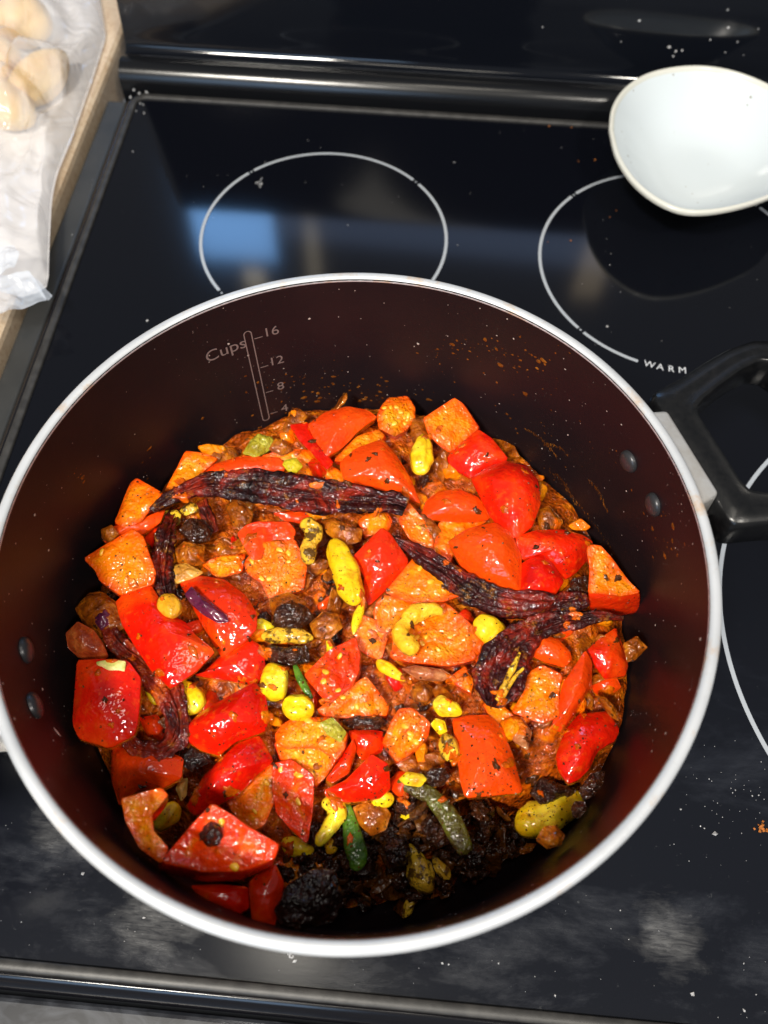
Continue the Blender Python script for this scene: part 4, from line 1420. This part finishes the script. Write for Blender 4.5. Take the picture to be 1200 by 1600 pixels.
tag(cr, 'dark fried spice crumbs clinging to the tomatoes and chillies', 'spice crumbs', None, 'stuff')

# ---- splashes on the wall of the pot: orange oil bits at the rear, pale specks everywhere
V, F = [], []
random.seed(21)


def splash(deg, z, r, st=1.0, ang=0.0):
    o = len(V)
    n = 9
    for k in range(n):
        a = 2 * math.pi * k / n
        rr = r * random.uniform(0.65, 1.25)
        u0, h0 = rr * math.cos(a) * st, rr * math.sin(a)
        u, h = u0 * math.cos(ang) - h0 * math.sin(ang), u0 * math.sin(ang) + h0 * math.cos(ang)
        zz = z + h
        V.append(pol(wall_r(zz) - 0.0001, deg - math.degrees(u / 0.118), zz))
    V.append(pol(wall_r(z) - 0.0001 - r * 0.45, deg, z))
    for k in range(n): F.append((o + k, o + (k + 1) % n, o + n))


def wallpt(px, py):
    """where the line of sight through a pixel meets the wall"""
    lo, hi = 0.02, 0.113
    best = None
    for k in range(120):
        z = lo + (hi - lo) * k / 119
        q = un(px, py, z) - PC
        e = abs(q.to_2d().length - wall_r(z))
        if best is None or e < best[0]: best = (e, math.degrees(math.atan2(q.y, q.x)), z)
    return best[1], best[2]


for (cx, cy, sx, sy, n, r) in ((790, 560, 45, 22, 60, 0.00055), (700, 545, 20, 8, 22, 0.0004), (470, 600, 60, 14, 36, 0.0006), (560, 615, 90, 12, 40, 0.0006), (840, 690, 50, 50, 40, 0.0004), (1018, 815, 12, 18, 16, 0.0005), (1040, 850, 14, 16, 26, 0.0005), (425, 660, 60, 14, 18, 0.0006), (240, 720, 40, 25, 14, 0.0005), (960, 712, 8, 8, 6, 0.0005), (120, 745, 12, 8, 12, 0.0004)):
    for _ in range(n):
        d, z = wallpt(random.gauss(cx, sx), random.gauss(cy, sy))
        splash(d, z, min(0.0012, 0.72 * r * math.exp(random.gauss(0, 0.55))), random.uniform(0.8, 1.8))
for (x0, y0, x1, y1) in ((858, 735, 960, 865), (820, 670, 870, 715), (868, 740, 900, 790), (850, 695, 888, 712), (920, 750, 950, 800)):
    for k in range(60):
        f = k / 59
        d, z = wallpt(x0 + (x1 - x0) * f + random.gauss(0, 1), y0 + (y1 - y0) * f + random.gauss(0, 1) - 7 * math.sin(f * 3.14))
        splash(d, z, random.uniform(0.00008, 0.00032), 2.2, -0.9)
sp = mesh_obj('sauce_splashes', V, F, mat_masala('orange_splash', (0.06, 0.016, 0.003), (0.15, 0.045, 0.006), (0.36, 0.14, 0.02), 0.0004))
tag(sp, 'orange oily splashes and drips on the inner wall of the pot', 'splashes', None, 'stuff')
V, F = [], []
for _ in range(260):
    splash(random.uniform(0, 360), random.uniform(0.03, 0.112), 0.00016 * math.exp(abs(random.gauss(0, 0.6))))
splash(-147.5, 0.072, 0.0008, 4.0, 1.2)
sp = mesh_obj('pale_specks', V, F, mat_simple('pale_speck', (0.45, 0.38, 0.34), 0.4))
tag(sp, 'tiny pale specks on the dark inner wall of the pot', 'specks', None, 'stuff')

# ------------------------------------------------------------------ the bowl
BZ = 0.0345
bl = [(0.1898, 0.1500), (0.1926, 0.1715), (0.2016, 0.1913), (0.2168, 0.2072), (0.238, 0.2166), (0.2587, 0.2186), (0.2783, 0.2130), (0.2960, 0.2010), (0.3100, 0.1830), (0.3170, 0.1600), (0.3140, 0.1360), (0.3000, 0.1140), (0.2787, 0.0983), (0.2593, 0.0881), (0.2406, 0.0822), (0.2262, 0.0823), (0.2124, 0.0904), (0.2005, 0.1054), (0.1925, 0.1264)]
BN = 96
P = resample(spline([(a, b, 0) for a, b in bl + bl[:1]], 200)[:-1], BN)
for p in P:
    k = (CAM_POS.z - BZ) / (CAM_POS.z - 0.0405)
    p.x, p.y = CAM_POS.x + (p.x - CAM_POS.x) * k, CAM_POS.y + (p.y - CAM_POS.y) * k
bc = Vector((0.257, 0.159, 0))
bowl = empty('serving_bowl', bc, 'white speckled egg-shaped ceramic bowl on the rear right burner', 'bowl')


def bowl_rings(spec):
    V, F = [], []
    for s, z in spec:
        for p in P: V.append((bc.x + (p.x - bc.x) * s, bc.y + (p.y - bc.y) * s, z))
    for k in range(len(spec) - 1):
        for i in range(BN):
            j = (i + 1) % BN
            F.append((k * BN + i, k * BN + j, (k + 1) * BN + j, (k + 1) * BN + i))
    return V, F


ins = [(0.945, BZ - 0.0005), (0.90, 0.0312), (0.82, 0.0265), (0.72, 0.0205), (0.61, 0.0150), (0.50, 0.0108), (0.38, 0.0082), (0.26, 0.0072), (0.12, 0.0069), (0.001, 0.0069)]
outs = [(0.30, 0.0004), (0.31, 0.0016), (0.42, 0.0054), (0.55, 0.0112), (0.68, 0.0172), (0.80, 0.0232), (0.90, 0.0284), (0.965, 0.0320), (0.994, BZ - 0.0010)]
sm = lambda S, n: [(a, b) for a, b, _ in spline([(a, b, 0) for a, b in S], n)]
Vv, Ff = bowl_rings(sm(ins, 40))
mesh_obj('inside', Vv, Ff, BOWL, bowl, loc=bc)
Vv, Ff = bowl_rings([(0.0001, 0.0004)] + sm(outs, 30))
mesh_obj('outside', Vv, Ff, BOWL, bowl, loc=bc)
Vv, Ff = bowl_rings(sm([(0.996, BZ - 0.0015), (1.0, BZ), (0.993, BZ + 0.0013), (0.975, BZ + 0.0017), (0.957, BZ + 0.001), (0.945, BZ - 0.0005)], 16))
mesh_obj('lip', Vv, Ff, BOWLRIM, bowl, loc=bc)

# ------------------------------------------------------------------ potatoes in a bag on the counter
CT = 0.0042
PG = 'pale potatoes in the plastic bag'
for cxp, cyp, rx, ry, rz, rot, lab in ((34, 34, 0.0205, 0.019, 0.017, 0.3, 'rounded pale potato in the bag, nearest the top picture edge'),
                                     (62, 122, 0.0135, 0.0265, 0.0140, -0.42, 'oblong pale potato in the bag, closest to the counter edge'),
                                     (-6, 98, 0.0170, 0.0200, 0.0165, 0.4, 'round pale potato in the bag between the oblong one and the left edge'),
                                     (12, 168, 0.0150, 0.0190, 0.0135, 0.9, 'lowest pale potato in the bag, below the oblong one'),
                                     (-55, 30, 0.0190, 0.0230, 0.0170, 0.9, 'pale potato in the bag cut off by the left picture edge')):
    p = un(cxp, cyp, CT + rz)
    bm = bmesh.new()
    bmesh.ops.create_icosphere(bm, subdivisions=4, radius=1)
    for v in bm.verts:
        f = 1 + 0.13 * noise.noise(v.co * 1.3 + p * 40) + 0.04 * noise.noise(v.co * 3.5 + p * 10)
        v.co = Vector((v.co.x * rx, v.co.y * ry, v.co.z * rz)) * f
    o = bm_obj('potato', bm, POTATO)
    o.location = (p.x, p.y, CT + rz * 1.02)
    o.rotation_euler = (0, 0, rot)
    tag(o, lab, 'potato', PG)

POT = [(o.location.copy(), 0.02, 0.03) for o in bpy.data.objects if o.name.startswith('potato')]
BAGO = poly('-160,-120 60,-140 148,-40 158,20 162,48 140,115 110,200 84,262 76,300 72,370 70,440 30,455 -20,440 -60,430 -150,380')


def bagz(x, y, edge):
    z = 0.012 + 0.006 * nz((x, y, 0), 22, 2)
    for p, r, h in POT:
        d = math.hypot(x - p.x, y - p.y)
        z = max(z, 0.006 + 0.031 * math.exp(-(d / 0.026) ** 2))
    f = abs(noise.noise(Vector((x * 26 + y * 12, y * 9, 0.4)))) + 0.6 * abs(noise.noise(Vector((x * 70, y * 34, 2.4))))
    z += 0.013 * (0.55 - f)
    return CT + 0.0015 + max(0.0, z) * edge + 0.002 * (1 - edge)


bagc = un(40, 180, 0.02)
bag = empty('plastic_bag', (bagc.x, bagc.y, CT), 'clear crinkled plastic bag holding pale potatoes on the countertop', 'bag')
O3 = resample(chaikin([un(x, y, 0.011) for x, y in BAGO], 0.12), 120)
V, F = [], []
RR = [i / 36 for i in range(36, 0, -1)]
for s in RR:
    for p in O3:
        q = bagc.lerp(p, s)
        e = min(1.0, (1 - s) / 0.22)
        V.append((q.x, q.y, bagz(q.x, q.y, e ** 0.6)))
V.append((bagc.x, bagc.y, bagz(bagc.x, bagc.y, 1)))
for k in range(len(RR) - 1):
    for i in range(120):
        j = (i + 1) % 120
        F.append((k * 120 + i, k * 120 + j, (k + 1) * 120 + j, (k + 1) * 120 + i))
k = len(RR) - 1
for i in range(120): F.append((k * 120 + i, k * 120 + (i + 1) % 120, len(V) - 1))
mesh_obj('film', V, F, FILM, bag, loc=bag.location.copy())
# the underside of the bag lying flat on the counter
V, F = [], []
for s in (1, 0.97, 0.7, 0.35):
    for p in O3:
        q = bagc.lerp(p, s)
        V.append((q.x, q.y, CT + 0.0011))
V.append((bagc.x, bagc.y, CT + 0.0011))
for k in range(3):
    for i in range(120):
        j = (i + 1) % 120
        F.append((k * 120 + i, k * 120 + j, (k + 1) * 120 + j, (k + 1) * 120 + i))
for i in range(120): F.append((360 + i, 360 + (i + 1) % 120, 480))
mesh_obj('back_film', V, F, mat_plastic('white_lined_film', 0.80, (0.84, 0.82, 0.82)), bag, loc=bag.location.copy())
# loose end of the bag hanging over the counter edge
def flap(name, out, z0, mat, amp, n=26):
    c2 = [(x, y) for x, y in poly(out)]
    cx, cy = sum(a for a, b in c2) / len(c2), sum(b for a, b in c2) / len(c2)
    O = resample(chaikin([un(x, y, z0) for x, y in c2], 0.05), 80)
    cc = un(cx, cy, z0)
    V, F = [], []
    for i in range(n, 0, -1):
        for p in O:
            q = cc.lerp(p, i / n)
            V.append(q + Vector((0, 0, amp * (nz(q, 60, 4) + 0.6 * nz(q, 170, 8)))))
    V.append(cc)
    for k in range(n - 1):
        for i in range(80):
            j = (i + 1) % 80
            F.append((k * 80 + i, k * 80 + j, (k + 1) * 80 + j, (k + 1) * 80 + i))
    for i in range(80): F.append(((n - 1) * 80 + i, (n - 1) * 80 + (i + 1) % 80, len(V) - 1))
    return mesh_obj(name, V, F, mat, bag, loc=bag.location.copy())


flap('bag_end', '-60,440 -20,432 25,428 46,424 60,445 74,470 50,476 22,486 -10,492 -60,496', 0.022, FILM2, 0.003)
flap('bag_corner', '46,428 62,440 72,452 82,462 76,470 66,464', 0.017, FILM2, 0.001)
flap('bag_fold', '-40,392 0,388 20,382 34,402 22,420 -5,428 -40,430', 0.026, FILM2, 0.005)

# ------------------------------------------------------------------ crumbs on the stove
V, F = [], []
random.seed(9)
for _ in range(110):
    px, py = random.uniform(-20, 1220), 1600 - abs(random.gauss(0, 160))
    p = un(px, py, 0.0002)
    if p.y < YF + 0.002 or p.x < XL or (p - PC).to_2d().length < 0.117: continue
    crumb(p, 0.00012 * math.exp(abs(random.gauss(0, 0.8))))
for _ in range(60):
    px, py = random.gauss(1130, 50), random.gauss(1270, 45)
    p = un(px, py, 0.0002)
    if (p - PC).to_2d().length > 0.12: crumb(p, 0.00013 * math.exp(abs(random.gauss(0, 0.7))))
for _ in range(60):
    px, py = random.uniform(100, 1200), random.uniform(160, 560)
    p = un(px, py, 0.0002)
    if (p - PC).to_2d().length > 0.12 and p.y < YB - 0.002: crumb(p, 0.00014 * math.exp(abs(random.gauss(0, 0.6))))
for cx, cy, n in ((403, 283, 9), (222, 172, 5), (452, 1492, 8)):
    for _ in range(n): crumb(un(cx + random.gauss(0, 7), cy + random.gauss(0, 4), 0.0004), random.uniform(0.0005, 0.0009))
for cx, cy in ((218, 146), (209, 141), (229, 144), (204, 152)): crumb(un(cx, cy, 0.0015), 0.0012)
for cx, cy, r in ((999, 32, 0.0011), (1138, 43, 0.0011), (1110, 62, 0.0008), (1152, 65, 0.0008), (1046, 74, 0.0013), (1056, 80, 0.0013), (1052, 88, 0.0009), (1066, 79, 0.0010), (1137, 15, 0.0011), (1185, 45, 0.0007), (1133, 82, 0.0006), (1162, 86, 0.0005), (848, 42, 0.0006), (970, 65, 0.0005)):
    d_ = (un(cx, cy, 0) - CAM_POS)
    n_ = Vector((0, -1, 0.2126))
    crumb(CAM_POS + d_ * ((Vector((0, 0.2510, 0.02)) - CAM_POS).dot(n_) / d_.dot(n_)), r)
cr = mesh_obj('stove_crumbs', V, F, mat_simple('white_crumb', (0.45, 0.45, 0.46), 0.35), smooth=False)
tag(cr, 'scattered white crumbs and dried drops on the black stove', 'crumbs', None, 'stuff')
V, F = [], []
for _ in range(16):
    p = un(random.gauss(1190, 5), random.gauss(1293, 5), 0.0005)
    crumb(p, random.uniform(0.0003, 0.0009))
for cx, cy in ((930, 250), (963, 329), (953, 339), (904, 252), (856, 378), (892, 376), (858, 197), (893, 199)): crumb(un(cx, cy, 0.0003), random.uniform(0.0003, 0.0008))
cr = mesh_obj('orange_crumbs', V, F, mat_simple('orange_crumb', (0.45, 0.15, 0.03), 0.4), smooth=False)
tag(cr, 'small orange food crumbs on the stove glass at the right', 'crumbs', None, 'stuff')
